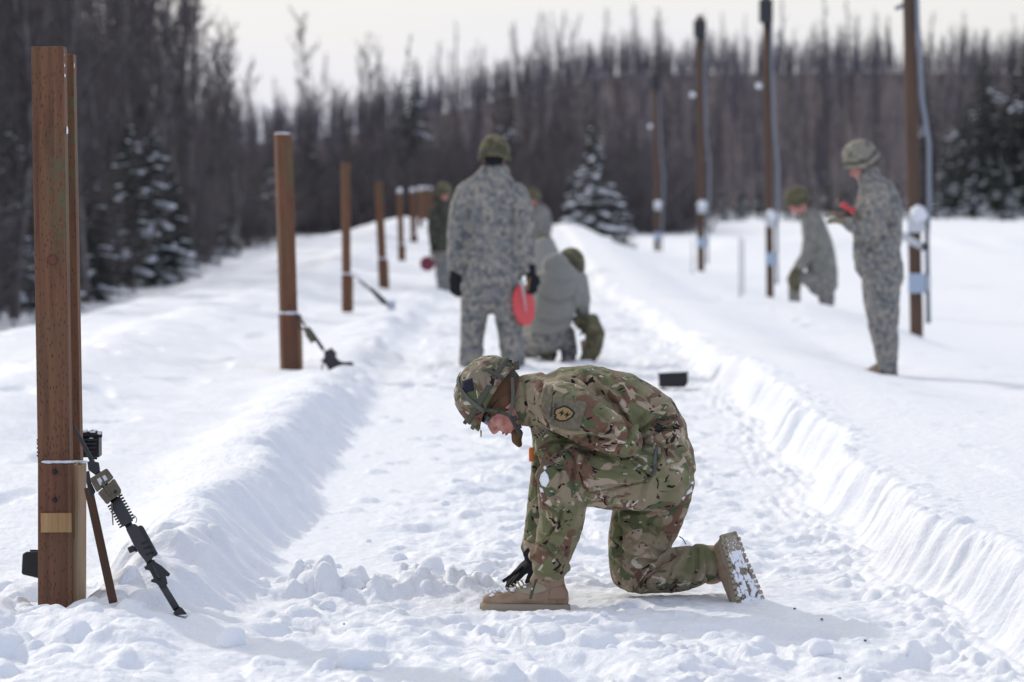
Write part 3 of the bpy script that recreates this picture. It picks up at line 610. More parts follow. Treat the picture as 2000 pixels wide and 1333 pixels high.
mb = MB(); mb.tube([P(*cv(x, y), DP + dD(1000)) for x, y in ((405, 640), (425, 645), (435, 665), (428, 690))], .0016, 6); rel(mb, rf).build('sling_loop', GUN, rf)
rp_('receiver', [[(360, 728), (418, 692), (446, 712), (500, 800), (552, 915), (502, 958), (455, 900), (420, 850)]], GUNP, .045, 0, .005)
rp_('optic', [[(440, 712), (462, 703), (478, 712), (578, 898), (552, 918), (500, 820)]], GUN, .035, -.006, .006)
rp_('charging_knob', [[(370, 856), (408, 838), (432, 862), (440, 885), (420, 880), (388, 893)]], GUN, .02, 0, .003)
for q in ([(478, 850), (530, 830), (536, 842), (484, 862)], [(492, 890), (545, 868), (550, 880), (498, 902)], [(462, 820), (500, 802), (504, 812), (468, 830)]): rp_('ridge', [q], GUN, .052, 0, .001)
rp_('stock_hinge', [[(498, 960), (548, 932), (560, 950), (600, 975), (660, 1030), (646, 1050), (628, 1042), (642, 1098), (598, 1125), (560, 1090), (530, 1085), (528, 1068), (548, 1062), (520, 1008), (490, 1000), (482, 980), (500, 975)]], GUN, .03, 0, .003)
rp_('latch', [[(535, 975), (548, 968), (585, 1040), (596, 1050), (585, 1066), (566, 1050)]], GUNP, .042, 0, .003)
rt('buffer_tube', [(600, 1098), (700, 1262)], [24, 24], GUNP)
rp_('butt', [[(676, 1288), (725, 1248), (742, 1262), (772, 1300), (690, 1306)]], GUN, .035, 0, .003)
# --- the row of posts behind
def post2(px0, py0, px1, py1, D, wd, dp, label, ledge=None, widen=None, yaw=.25, cap=.0, group='timber posts along the left side of the lane'):
    o = empty('timber_post', P(px0, py0, D)); tag(o, label, 'post', group); s = 7500 / D; w_ = wd / s
    yl = ledge if ledge else py1 + (py0 - py1) * .72
    k = (py0 - yl) / (py0 - py1); xl = px0 + (px1 - px0) * k
    beam('upper_timber', P(xl, yl, D), P(px1, py1, D), w_, w_, W_RED, o, .005, yaw); beam('boxed_foot', P(px0, py0 + 10 * s / 257, D), P(xl, yl, D), w_ * 1.10, w_ * 1.05, W_BASE, o, .005, yaw)
    beam('side_board', P(px0 + wd * .6, py0 + 8 * s / 257, D + w_ * .25), P(xl + wd * .6, yl + 3, D + w_ * .25), .03, w_ * 1.2, W_SIDE, o, .003, yaw)
    V = []; F = []; c = P(xl, yl, D - w_ * .5) - o.location
    for q in (-.4, 0, .45): clump(V, F, np.array(c) + (q * w_, 0, 0), (w_ * .34, w_ * .2, .012), rnd, 1)
    tag(link('ledge_snow', mesh_np('ledge_snow', np.array(V), np.array(F)), SNOWC, o), kind='stuff')
    if cap:
        V = []; F = []; clump(V, F, np.array(P(px1, py1, D) - o.location), (w_ * .62, w_ * .62, cap), rnd, 1); link('snow_cap', mesh_np('snow_cap', np.array(V), np.array(F)), SNOWC, o)
    return o
post2(567, 733, 553, 262, 29.2, 31, 1, 'brown timber post with snowy ledge and the second rifle against it', 612, cap=.012)
post2(677, 603, 675, 318, 42.5, 15, 1, 'brown timber post with a rifle slung low in snow at its right', 535)
post2(749, 563, 739, 355, 57, 14, 1, 'brown timber post just left of the snow-capped far posts', 505)
post2(784, 516, 781, 376, 73, 10, 1, 'snow-capped far post nearest the tall bare-topped timber posts', cap=.09)
post2(808, 490, 806, 374, 88, 10, 1, 'snow-capped far post, second beyond the bare-topped ones', cap=.09)
post2(821, 478, 820, 370, 103, 8, 1, 'snow-capped far post, third beyond the bare-topped ones', cap=.09)
post2(831, 466, 830, 369, 118, 8, 1, 'snow-capped far post, fourth beyond the bare-topped ones', cap=.09)
post2(842, 458, 841, 370, 130, 7, 1, 'snow-capped farthest post, just left of the soldier with the maroon paddle', cap=.09)
# second and third rifles
cv2 = lambda x, y: (x / 8.333 + 540, y / 8.333 + 590)
D2 = 28.9
r2 = empty('rifle', P(640, 722, D2)); tag(r2, 'black rifle hanging by its sling from the second post, receiver in the snow', 'rifle')
def r2p(name, pts, m, th, off=0., bevel=.004): mb = MB(); poly(mb, pts, D2, th, off, None, cv2); return rel(mb, r2).build(name, m, r2, bevel=bevel)
mb = MB(); mb.tube([P(*cv2(x, y), D2) for x, y in ((300, 190), (350, 230), (400, 290), (470, 380), (440, 450), (380, 430), (360, 380), (345, 300), (330, 220))], .008, 6); rel(mb, r2).build('sling', IRON, r2)
r2p('handguard', [(440, 425), (530, 410), (645, 640), (600, 655), (565, 678), (480, 560)], OLIVE, .05)
r2p('barrel', [(500, 385), (560, 430), (792, 770), (742, 805), (610, 600)], GUN, .03)
r2p('receiver', [(770, 800), (850, 772), (895, 742), (985, 840), (962, 885), (1060, 1000), (1072, 1150), (1040, 1130), (880, 1145), (820, 1060), (790, 1010), (710, 950), (765, 930), (782, 870)], GUNP, .06)
r2p('stock', [(1020, 955), (1100, 982), (1228, 972), (1270, 1036), (1090, 1032), (1050, 1010)], GUN, .04)
mb = MB(); mb.tube([P(*cv2(x, y), D2) for x, y in ((775, 985), (745, 1040), (735, 1100))], .006, 6); rel(mb, r2).build('sling_end', IRON, r2)
D3 = 42.2; r3 = empty('rifle', P(755, 600, D3)); tag(r3, 'dark rifle lying slanted from the third post into the snow', 'rifle')
def r3p(name, pts, m, th): mb = MB(); poly(mb, pts, D3, th); return rel(mb, r3).build(name, m, r3, bevel=.004)
r3p('sling', [(686, 533), (690, 532), (716, 560), (712, 563)], PAPER, .01); r3p('barrel', [(700, 547), (706, 548), (738, 575), (735, 580)], GUN, .03); r3p('receiver', [(718, 562), (726, 562), (752, 584), (758, 595), (748, 596), (733, 580)], GUNP, .05); r3p('stock', [(748, 588), (755, 588), (770, 603), (760, 606)], GUN, .04)
cr = empty('snowy_crate', P(765, 606, 42)); tag(cr, 'small pale crate in the snow at the end of the third rifle', 'crate')
mb = MB(); poly(mb, [(757, 590), (772, 590), (772, 605), (757, 605)], 42, .1); rel(mb, cr).build('crate_body', mat('frosty_grey', (.42, .44, .50), .8), cr, bevel=.008); mb = MB(); poly(mb, [(755, 586), (774, 586), (774, 590.5), (755, 590.5)], 42, .12); rel(mb, cr).build('lid', SNOWC, cr, bevel=.01)
# black box on the lane
D = 27.2; bb = empty('black_box', P(1315, 757, D)); tag(bb, 'low black box standing in the lane behind the kneeling soldier', 'box')
mb = MB(); poly(mb, [(1286, 731), (1343, 728), (1344, 748), (1338, 757), (1287, 757)], D, .2); rel(mb, bb).build('box_body', IRON, bb, bevel=.01)
mb = MB(); poly(mb, [(1284, 729), (1345, 726), (1345, 730.5), (1284, 733)], D, .22); rel(mb, bb).build('lid', GUNP, bb, bevel=.006)
# --- the tall poles on the right
PIPE = mat('grey_conduit', (.22, .24, .28), .45, .3); BLUE = mat('pale_blue_plate', (.36, .44, .54), .5); PALE = mat('pale_metal', (.55, .56, .58), .5, .2)
def tall_pole(px, py, ptop, D, wd, label, capy, arm=False, lean=0):
    z0 = hz(fx(px, D), D); s = 7500. / D; b0 = P(px, py, D); o = empty('tall_pole', (b0.x, b0.y, min(b0.z, z0))); tag(o, label, 'pole', 'tall poles beyond the right bank')
    top = P(px + lean, ptop, D); mb = MB(); mb.tube([Vector((b0.x, b0.y, min(b0.z, z0) - .3)), b0, (b0 + top) / 2, top], [wd / s / 2, wd / s / 2, wd / s * .47, wd / s * .42], 14); rel(mb, o).build('shaft', W_POLE, o, True)
    w_ = wd / s; x = lambda y: px + lean * (py - y) / (py - ptop)
    q = [(py, .9), (capy + 60 * s / 161, .95), (capy, 1.15), (capy - (capy - ptop) * .2, 1.25), (capy - (capy - ptop) * .35, .8), (capy - (capy - ptop) * .6, .62), (capy - (capy - ptop) * .95, .60)]
    mb = MB(); mb.tube([P(x(y) + k * wd, y, D - .05) for y, k in q], .030, 8); rel(mb, o).build('conduit', PIPE, o, True)
    h = 46 * s / 161; mb = MB(); poly(mb, [(x(capy) - wd * .45, capy + h * .35), (x(capy) + wd * .8, capy + h * .35), (x(capy) + wd * .8, capy + h * 1.15), (x(capy) - wd * .45, capy + h * 1.15)], D - .2, .22); rel(mb, o).build('control_box', PALE, o, bevel=.02)
    V = []; F = []; clump(V, F, np.array(P(x(capy) + wd * .25, capy + h * .42, D - .2) - o.location), (wd / s * .70, .16, h / s * .46), rnd, 1); link('snow_cap', mesh_np('snow_cap', np.array(V), np.array(F)), SNOWC, o)
    y2 = capy + (py - capy) * .66; mb = MB(); poly(mb, [(x(y2) - wd * .55, y2 - h * .42), (x(y2) + wd * .75, y2 - h * .42), (x(y2) + wd * .75, y2 + h * .42), (x(y2) - wd * .55, y2 + h * .42)], D - .16, .05); rel(mb, o).build('number_plate', BLUE, o, bevel=.01)
    mb = MB(); poly(mb, [(x(y2) + wd * .8, y2 - h * .35), (x(y2) + wd * 1.15, y2 - h * .3), (x(y2) + wd * 1.15, y2 + h * .35), (x(y2) + wd * .8, y2 + h * .3)], D - .1, .08); rel(mb, o).build('junction_box', PALE, o, bevel=.01)
    if arm:
        mb = MB(); mb.tube([P(1757, 457, D - .3), P(1802, 483, D - .25)], [.05, .045], 8); rel(mb, o).build('arm', PALE, o, True); mb = MB(); mb.tube([P(1801, 482, D - .26), P(1812, 483, D - .24)], [.055, .03], 8); rel(mb, o).build('arm_tip', IRON, o, True)
        mb = MB(); mb.tube([P(1806, 432, D), P(1816, 434, D)], [.07, .06], 8); rel(mb, o).build('bracket', SNOWC, o, True)
        mb = MB(); mb.tube([P(1778, 6, D), P(1748, 17, D)], [.035, .03], 6); rel(mb, o).build('cross_bracket', PIPE, o, True)
    else:
        mb = MB(); mb.box(P(x(ptop) - wd * .0, ptop + 36 * s / 103, D - .1), (w_ * 1.7, .35, .45)); rel(mb, o).build('floodlight', GUNP, o, bevel=.03)
        V = []; F = []; yq = capy - (capy - ptop) * .57; clump(V, F, np.array(P(x(yq) - wd * 1.1, yq, D - .1) - o.location), (w_ * .45, .10, w_ * .45), rnd, 1); link('snowy_lamp', mesh_np('snowy_lamp', np.array(V), np.array(F)), SNOWC, o)
tall_pole(1790, 632, -200, 46.5, 26, 'thick brown pole with white snow-capped box and arm, beside the standing soldier at right', 402, True, -20)
tall_pole(1504, 556, -14, 73, 15, 'tall brown pole left of the bending soldier, white cap and pale blue plate on it', 410, lean=-8)
tall_pole(1369, 516, 30, 99, 14, 'slim brown pole with dark floodlight top, between the two other distant poles', 392, lean=-2)
tall_pole(1283, 497, 138, 130, 11, 'farthest and shortest brown pole, right of the lone snowy spruce', 392, lean=-2)
for px, y0, y1, D in ((1445, 545, 462, 60), (1452, 540, 466, 62), (1352, 520, 470, 80)):
    a, b_ = P(px, y0, D), P(px, y1, D); mb = MB(); mb.tube([a - Vector((0, 0, .3)), b_], .018, 6); o = mb.build('marker_stake', PALE, None, True); tag(o, {1445: 'thin pale stake in the snow left of the second tall pole', 1452: 'thin pale stake standing close behind the other stake by the second tall pole', 1352: 'thin pale stake beside the third tall pole'}[px], 'stake')
# loose lumps of snow and grit on the lane
V = []; F = []
for px, py, r in ((845, 1122, .05), (818, 1128, .03), (600, 1107, .018), (660, 1110, .016), (780, 1095, .03), (690, 1310, .06), (1195, 1275, .02), (1605, 1290, .04), (640, 1190, .035), (1420, 1250, .012), (870, 990, .02), (720, 1060, .012), (1300, 1290, .02), (455, 1270, .05), (1180, 1215, .014)):
    D = 11625 / (py - 334.); q = P(px, py, D); z = hz(q.x, q.y); s_ = r
    clump(V, F, (q.x, q.y, z + s_ * .35), (s_ * 1.2, s_, s_ * .9), rnd, 5)
o = link('snow_clods', mesh_np('snow_clods', np.array(V), np.array(F)), SNOWC); tag(o, 'loose snow clods scattered over the trodden lane', 'snow clods', kind='stuff'); o.modifiers.new('s', 'SUBSURF').render_levels = 2
V = []; F = []; STONE = mat('grit', (.05, .045, .04), .8)
for px, py in ((1552, 1197), (1605, 1219), (1540, 1262), (1612, 1265), (1535, 1320), (1690, 1262), (1640, 1345), (672, 1222), (845, 1014)):
    D = 11625 / (py - 334.); q = P(px, py, D); clump(V, F, (q.x, q.y, hz(q.x, q.y) + .004), (.0055 * rnd.uniform(.5, 1.2), .007, .003), rnd, 5)
tag(link('grit_specks', mesh_np('grit_specks', np.array(V), np.array(F)), STONE), 'dark specks of grit on the snow right of the kneeling soldier', 'grit', kind='stuff')
# ------------------------------------------------------------ people: shared tools
from mathutils.bvhtree import BVHTree
def loft(mb, st, n=22):
    """st: (centre, a, b): a = half-width across in the view plane, b = half-depth; rounded ends"""
    st = [(Vector(c), a, b) for c, a, b in st]
    d0 = (st[0][0] - st[1][0]).normalized(); d1 = (st[-1][0] - st[-2][0]).normalized(); c0, a0, b0 = st[0]; c1, a1, b1 = st[-1]
    st = [(c0 + d0 * a0 * .62, a0 * .35, b0 * .35), (c0 + d0 * a0 * .4, a0 * .78, b0 * .78)] + st + [(c1 + d1 * a1 * .4, a1 * .78, b1 * .78), (c1 + d1 * a1 * .62, a1 * .35, b1 * .35)]
    vs = []; prev = None
    for i, (c, a, b) in enumerate(st):
        t = (st[min(i + 1, len(st) - 1)][0] - st[max(i - 1, 0)][0]).normalized()
        y = Vector((0, 1, 0)); y = y - t * y.dot(t)
        if y.length < .25: y = prev if prev is not None else Vector((0, 0, 1))
        y.normalize(); prev = y; x = t.cross(y)
        for k in range(n):
            th = 2 * math.pi * k / n; vs.append(c + x * (a * math.cos(th)) + y * (b * math.sin(th)))
    m = len(st)
    mb.add(vs, [(i * n + k, i * n + (k + 1) % n, (i + 1) * n + (k + 1) % n, (i + 1) * n + k) for i in range(m - 1) for k in range(n)] + [tuple(range(n))[::-1], tuple((m - 1) * n + k for k in range(n))])
def fuse(mb, voxel, smooth=4, fac=.5):
    o = bpy.data.objects.new('tmp', mb.mesh('tmp')); C.objects.link(o)
    r = o.modifiers.new('r', 'REMESH'); r.mode = 'VOXEL'; r.voxel_size = voxel
    if smooth: s = o.modifiers.new('s', 'SMOOTH'); s.factor = fac; s.iterations = smooth
    dg = bpy.context.evaluated_depsgraph_get(); me = o.evaluated_get(dg).to_mesh()
    V = np.empty(len(me.vertices) * 3, np.float32); me.vertices.foreach_get('co', V); V = V.reshape(-1, 3).astype(float)
    F = np.empty(len(me.loops), np.int32); me.loops.foreach_get('vertex_index', F); F = F.reshape(-1, 4)
    o.evaluated_get(dg).to_mesh_clear(); me0 = o.data; bpy.data.objects.remove(o); bpy.data.meshes.remove(me0)
    return V, F
def normals(V, F):
    a = V[F[:, 0]]; b = V[F[:, 1]]; c = V[F[:, 2]]; d = V[F[:, 3]]; fn = np.cross(c - a, d - b); n = np.zeros_like(V)
    for k in range(4): np.add.at(n, F[:, k], fn)
    return n / (np.linalg.norm(n, axis=1)[:, None] + 1e-12)
def topx(V):
    c, s = math.cos(PITCH), math.sin(PITCH); y = V[:, 1]; z = V[:, 2] - CAMZ; dep = y * c - z * s; up = y * s + z * c
    return 1000 + 7500 * V[:, 0] / dep, 666.5 - 7500 * up / dep
CREASE = 1.0
def creases(V, F, lines, D):
    """fold lines drawn on the side that faces the viewer: (points in photo px, width px, depth mm)"""
    n = normals(V, F); x, y = topx(V); fac = np.clip(-n[:, 1] * 2.0, 0, 1)
    for pts, w_, dep in lines:
        best = np.full(len(V), 1e9); sd_ = np.zeros(len(V)); al = np.zeros(len(V)); m = len(pts) - 1
        for i in range(m):
            ax, ay = pts[i]; bx_, by = pts[i + 1]; dx, dy = bx_ - ax, by - ay; l2 = dx * dx + dy * dy
            t = np.clip(((x - ax) * dx + (y - ay) * dy) / l2, 0, 1); ex = x - ax - t * dx; ey = y - ay - t * dy; d = np.hypot(ex, ey); k = d < best
            best[k] = d[k]; sd_[k] = np.sign(ex * dy - ey * dx)[k]; al[k] = ((i + t) / m)[k]
        dep = dep * CREASE; s_ = best * sd_; env = np.sin(np.pi * np.clip(al * .92 + .04, 0, 1)) ** .5
        prof = -np.exp(-(s_ / w_) ** 2) + .75 * np.exp(-((s_ - 1.9 * w_) / (1.2 * w_)) ** 2)
        V += n * (prof * env * fac * dep * .001)[:, None]
    return V
def wrinkle(V, F, amp, sc_, seed=0, dirs=None):
    n = normals(V, F); p = V * sc_
    q = p + .5 * np.stack([noise3(p * .7 + 5, seed + 7), noise3(p * .7 + 9, seed + 8), noise3(p * .7 + 13, seed + 9)], -1)
    if dirs is not None: q = q * np.array(dirs)
    r = 1 - np.abs(noise3(q, seed)) * 2.2; r2 = noise3(q * 2.3 + 3, seed + 1)
    return V + n * (amp * (r * .8 + .35 * r2))[:, None]
def camo(name, base, layers, scale=1.0, snap=0, stretch=(1, 1, 1), bump=(70, .25, .002), rough=.92, fold=None):
    m = bpy.data.materials.new(name); m.use_nodes = True; t = m.node_tree; b = t.nodes['Principled BSDF']; b.inputs['Roughness'].default_value = rough; b.inputs['Specular IOR Level'].default_value = .15
    b.inputs['Sheen Weight'].default_value = .08
    tc = N(t, 'ShaderNodeTexCoord'); vec = tc.outputs['Object']
    if snap:
        sn = N(t, 'ShaderNodeVectorMath', operation='SNAP'); sn.inputs[1].default_value = (snap,) * 3; L(t, vec, sn.inputs[0]); vec = sn.outputs[0]
    out = None
    for i, (thr, col, sc_, det, dist, soft) in enumerate(layers):
        mp = N(t, 'ShaderNodeMapping'); mp.inputs['Location'].default_value = (3.1 * i + 1, 7.7 * i, 5.3 * i); mp.inputs['Scale'].default_value = tuple(scale * q for q in stretch); L(t, vec, mp.inputs['Vector'])
        n = N(t, 'ShaderNodeTexNoise', i_Scale=sc_, i_Detail=det, i_Roughness=.55, i_Distortion=dist); L(t, mp.outputs[0], n.inputs['Vector'])
        r = N(t, 'ShaderNodeMapRange'); r.inputs[1].default_value = thr - soft; r.inputs[2].default_value = thr + soft; L(t, n.outputs[0], r.inputs[0])
        x = N(t, 'ShaderNodeMix', data_type='RGBA'); L(t, r.outputs[0], x.inputs[0])
        if out is None: x.inputs[6].default_value = (*base, 1)
        else: L(t, out, x.inputs[6])
        x.inputs[7].default_value = (*col, 1); out = x.outputs[2]
    L(t, out, b.inputs['Base Color'])
    n = N(t, 'ShaderNodeTexNoise', i_Scale=bump[0], i_Detail=3.0); L(t, tc.outputs['Object'], n.inputs['Vector']); bp = N(t, 'ShaderNodeBump', i_Strength=bump[1], i_Distance=bump[2]); L(t, n.outputs[0], bp.inputs['Height'])
    n2 = N(t, 'ShaderNodeTexNoise', i_Scale=14.0, i_Detail=3.0, i_Distortion=1.2); L(t, tc.outputs['Object'], n2.inputs['Vector']); b2 = N(t, 'ShaderNodeBump', i_Strength=.6, i_Distance=.012); L(t, n2.outputs[0], b2.inputs['Height']); L(t, bp.outputs[0], b2.inputs['Normal']); L(t, b2.outputs[0], b.inputs['Normal'])
    return m
OCPL = [(.52, (.125, .125, .062), 5, 1, .3, .06), (.575, (.075, .088, .045), 7, 2.5, .9, .012), (.555, (.125, .068, .046), 6.5, 2, 1.0, .012), (.63, (.265, .205, .15), 8, 2, 1.2, .012), (.655, (.155, .15, .085), 12, 2, 1.0, .01), (.632, (.030, .016, .018), 12.5, 2.5, 1.8, .008), (.652, (.34, .31, .25), 15, 2.5, 1.5, .008)]
OCPL = [(a, tuple(min(.6, q * (1.25 if .05 < max(c) < .2 else 1.5 if max(c) > .2 else .8)) for q in c), s_, d, e, f) for a, c, s_, d, e, f in OCPL]
OCP = camo('camouflage_green_brown', (.265, .215, .14), OCPL, 1.0, stretch=(1, 1, 1.25))
OCPH = camo('camouflage_helmet_cover', (.235, .195, .14), [(a, c, s_, d, e, f) for a, c, s_, d, e, f in OCPL], 1.25)
ACU = camo('camouflage_grey_digital', (.215, .215, .20), [(.53, (.15, .155, .158), 20, 2, .2, .01), (.54, (.32, .29, .245), 23, 2, .2, .01), (.60, (.105, .11, .12), 18, 2, .2, .01)], 1.0, snap=.014)
ACUH = camo('camouflage_grey_helmet', (.24, .225, .18), [(.53, (.12, .12, .10), 14, 2, .2, .01), (.6, (.33, .30, .24), 17, 2, .2, .01)], 1.0, snap=.014)
OLH = camo('camouflage_olive_helmet', (.125, .11, .065), [(.53, (.075, .072, .04), 12, 2, .5, .02), (.6, (.19, .17, .11), 14, 2, .5, .02)], 1.0)
GREYJ = mat('grey_fleece', (.25, .25, .23), .95, bump=(9, .5, .02), spec=.1, sheen=.1)
COY = mat('coyote_cloth', (.13, .075, .042), .95, bump=(90, .3, .002), spec=.1)
BOOTL = mat('boot_leather', (.33, .235, .165), .85, var=(30, (.26, .18, .12), 1), bump=(70, .35, .002), spec=.2)
BOOTN = mat('boot_nylon', (.31, .27, .19), .9, bump=(200, .4, .001), spec=.15)
SOLE = mat('boot_sole', (.30, .25, .185), .85, bump=(50, .4, .002))
BLK = mat('black_glove', (.014, .015, .019), .85, bump=(60, .4, .003), spec=.2)
TANG = mat('tan_glove', (.25, .22, .16), .9, bump=(60, .4, .003), spec=.2)
WEB = mat('webbing', (.085, .085, .065), .8, bump=(300, .4, .001), spec=.2)
WEBG = mat('grey_webbing', (.12, .12, .105), .8, bump=(300, .4, .001), spec=.2)
NAVY = mat('navy_patch', (.010, .012, .028), .9)
PATCH = mat('patch_field', (.125, .105, .068), .95, bump=(120, .5, .002), var=(70, (.17, .15, .11), 1))
GOLD = mat('patch_gold', (.30, .20, .085), .9, bump=(200, .4, .001)); DARK = mat('patch_black', (.012, .012, .012), .9)
LENS = mat('dark_lens', (.012, .014, .02), .12, spec=.7); ORANGE = mat('orange_tag', (.75, .20, .03), .6)
def skin_mat():
    m = mat('cold_skin', (.52, .25, .21), .5, bump=(120, .2, .001), spec=.35); b = m.node_tree.nodes['Principled BSDF']
    b.inputs['Subsurface Weight'].default_value = .12; b.inputs['Subsurface Radius'].default_value = (.012, .004, .002); b.inputs['Subsurface Scale'].default_value = .6
    t = m.node_tree; tc = N(t, 'ShaderNodeTexCoord'); n = N(t, 'ShaderNodeTexNoise', i_Scale=18.0, i_Detail=3.0); L(t, tc.outputs['Object'], n.inputs['Vector']); r = N(t, 'ShaderNodeMapRange'); r.inputs[1].default_value = .4; r.inputs[2].default_value = .65; L(t, n.outputs[0], r.inputs[0])
    x = N(t, 'ShaderNodeMix', data_type='RGBA'); L(t, r.outputs[0], x.inputs[0]); x.inputs[6].default_value = (.54, .28, .23, 1); x.inputs[7].default_value = (.50, .19, .16, 1); L(t, x.outputs[2], b.inputs['Base Color'])
    return m
SKIN = skin_mat(); LIP = mat('lips', (.38, .10, .10), .45); HAIR = mat('hair', (.05, .03, .02), .8)
SUIT = mat('underclothes', (.10, .09, .07), .95)
def frame(c, fwd, up):
    """local x = forwards, y = to the left of the head, z = up"""
    x = Vector(fwd).normalized(); z = Vector(up); z = (z - x * z.dot(x)).normalized(); y = z.cross(x); M = Matrix((x, y, z)).transposed().to_4x4(); M.translation = Vector(c); return M
def put_head(mb, M, k=1.0, neck=None):
    def ball(c, r): mb.ball(M @ (Vector(c) * k), Vector(r) * k, M.to_3x3(), 20, 14)
    ball((-.012, 0, .022), (.098, .077, .100)); ball((.028, 0, -.03), (.060, .060, .080)); ball((.025, 0, -.082), (.050, .052, .040)); ball((.060, 0, -.112), (.020, .022, .016))
    for s_ in (-1, 1):
        ball((.055, .036 * s_, -.045), (.027, .024, .024)); ball((-.006, .078 * s_, -.028), (.020, .008, .033)); ball((.094, .011 * s_, -.060), (.009, .008, .007)); ball((.074, .032 * s_, -.014), (.010, .014, .011)); ball((.0, .05 * s_, -.075), (.03, .016, .03))
    def tb(pts, r): mb.tube([M @ (Vector(p) * k) for p in pts], [q * k for q in r], 12)
    tb([(.082, 0, .004), (.090, 0, -.018), (.101, 0, -.040), (.107, 0, -.054), (.098, 0, -.062)], [.008, .008, .0095, .011, .008])
    tb([(.078, -.042, .006), (.090, 0, .008), (.078, .042, .006)], [.009, .010, .009])
    ball((.078, 0, -.078), (.014, .028, .012)); ball((.084, 0, -.083), (.0085, .022, .005)); ball((.081, 0, -.095), (.0085, .019, .0055))
    tb([(-.02, 0, -.03), (-.02, 0, -.09), (-.022, 0, -.12)] if neck is None else [(-.02, 0, -.03)] + neck, [.055, .055, .06])
def helmet(parent, M, cover, k=1.0, strapm=WEB, rails=True, name='helmet', detail=True, cut=True):
    V = []; F = []; nt_, npz = 56, 22; inv = parent_inv(parent)
    def rim(th):
        c = math.cos(th); s2 = abs(math.sin(th))
        if not cut: return -.006 - .045 * s2 ** 3 - .012 * (c < 0) * c * c
        return (-.006 if c > 0 else .008) * abs(c) ** 1.5 + (.026 + .008 * math.sin(4 * th) * 0) * s2 ** 1.5
    def pt(th, f, off):
        """f 0 at the crown, 1 at the rim"""
        ph = f * math.pi * .5; rz = .160 - off; r = math.sin(min(ph * 1.06, math.pi / 2)) ** .86; z = rz * math.cos(ph) ** .92 if f < 1 else 0; zr = rim(th)
        z = zr + (z) * (rz - zr) / rz; fl = 1 + .035 * max(0, (f - .85) / .15) ** 2
        p = Vector((math.cos(th) * (.136 - off) * r * fl - .006, math.sin(th) * (.124 - off) * r * fl, z))
        return p
    rows = [(i / (npz - 1), 0) for i in range(npz)] + [(1.0, .012)] + [(i / (npz - 1), .012) for i in range(npz - 2, -1, -4)]
    for f, off in rows:
        for j in range(nt_):
            th = 2 * math.pi * j / nt_; p = pt(th, f, off)
            if off == 0:
                e = .0022 * float(noise3(np.array([[p.x * 28, p.y * 28, p.z * 28]]), 3)[0]) + .0016 * float(noise3(np.array([[p.x * 70, p.y * 70, p.z * 70]]), 4)[0]); p = p * (1 + e / .13)
            V.append(tuple(inv @ (M @ (p * k))))
    for i in range(len(rows) - 1):
        for j in range(nt_): F.append((i * nt_ + j, i * nt_ + (j + 1) % nt_, (i + 1) * nt_ + (j + 1) % nt_, (i + 1) * nt_ + j))
    o = link(name, mesh_np(name, np.array(V), np.array(F)), cover, parent)
    if detail:
        def band(pts, w_, m, nm, off=-.003, th_=.0018):
            mb = MB(); q = [(M @ (pt(R(a), f, off) * k)) for a, f in pts]; cc = M @ Vector((0, 0, .03 * k)); vs = []; fs = []
            for i, p in enumerate(q):
                t = (q[min(i + 1, len(q) - 1)] - q[max(i - 1, 0)]).normalized(); out = (p - cc).normalized(); sd_ = t.cross(out).normalized()
                for a, b in ((-1, 0), (1, 0), (1, 1), (-1, 1)): vs.append(p + sd_ * a * w_ / 2 * k + out * (b * th_))
            n = len(q)
            for i in range(n - 1):
                for c_ in range(4): fs.append((i * 4 + c_, i * 4 + (c_ + 1) % 4, (i + 1) * 4 + (c_ + 1) % 4, (i + 1) * 4 + c_))
            fs += [(0, 1, 2, 3), ((n - 1) * 4 + 3, (n - 1) * 4 + 2, (n - 1) * 4 + 1, (n - 1) * 4)]; mb.add(vs, fs); mb.v = [tuple(inv @ Vector(v)) for v in mb.v]; return mb.build(nm, m, o, True)
        band([(a, .86 - .03 * math.cos(R(a * 2))) for a in range(0, 361, 10)], .020, strapm, 'cover_band')
        return o, pt, band
    return o, pt, None
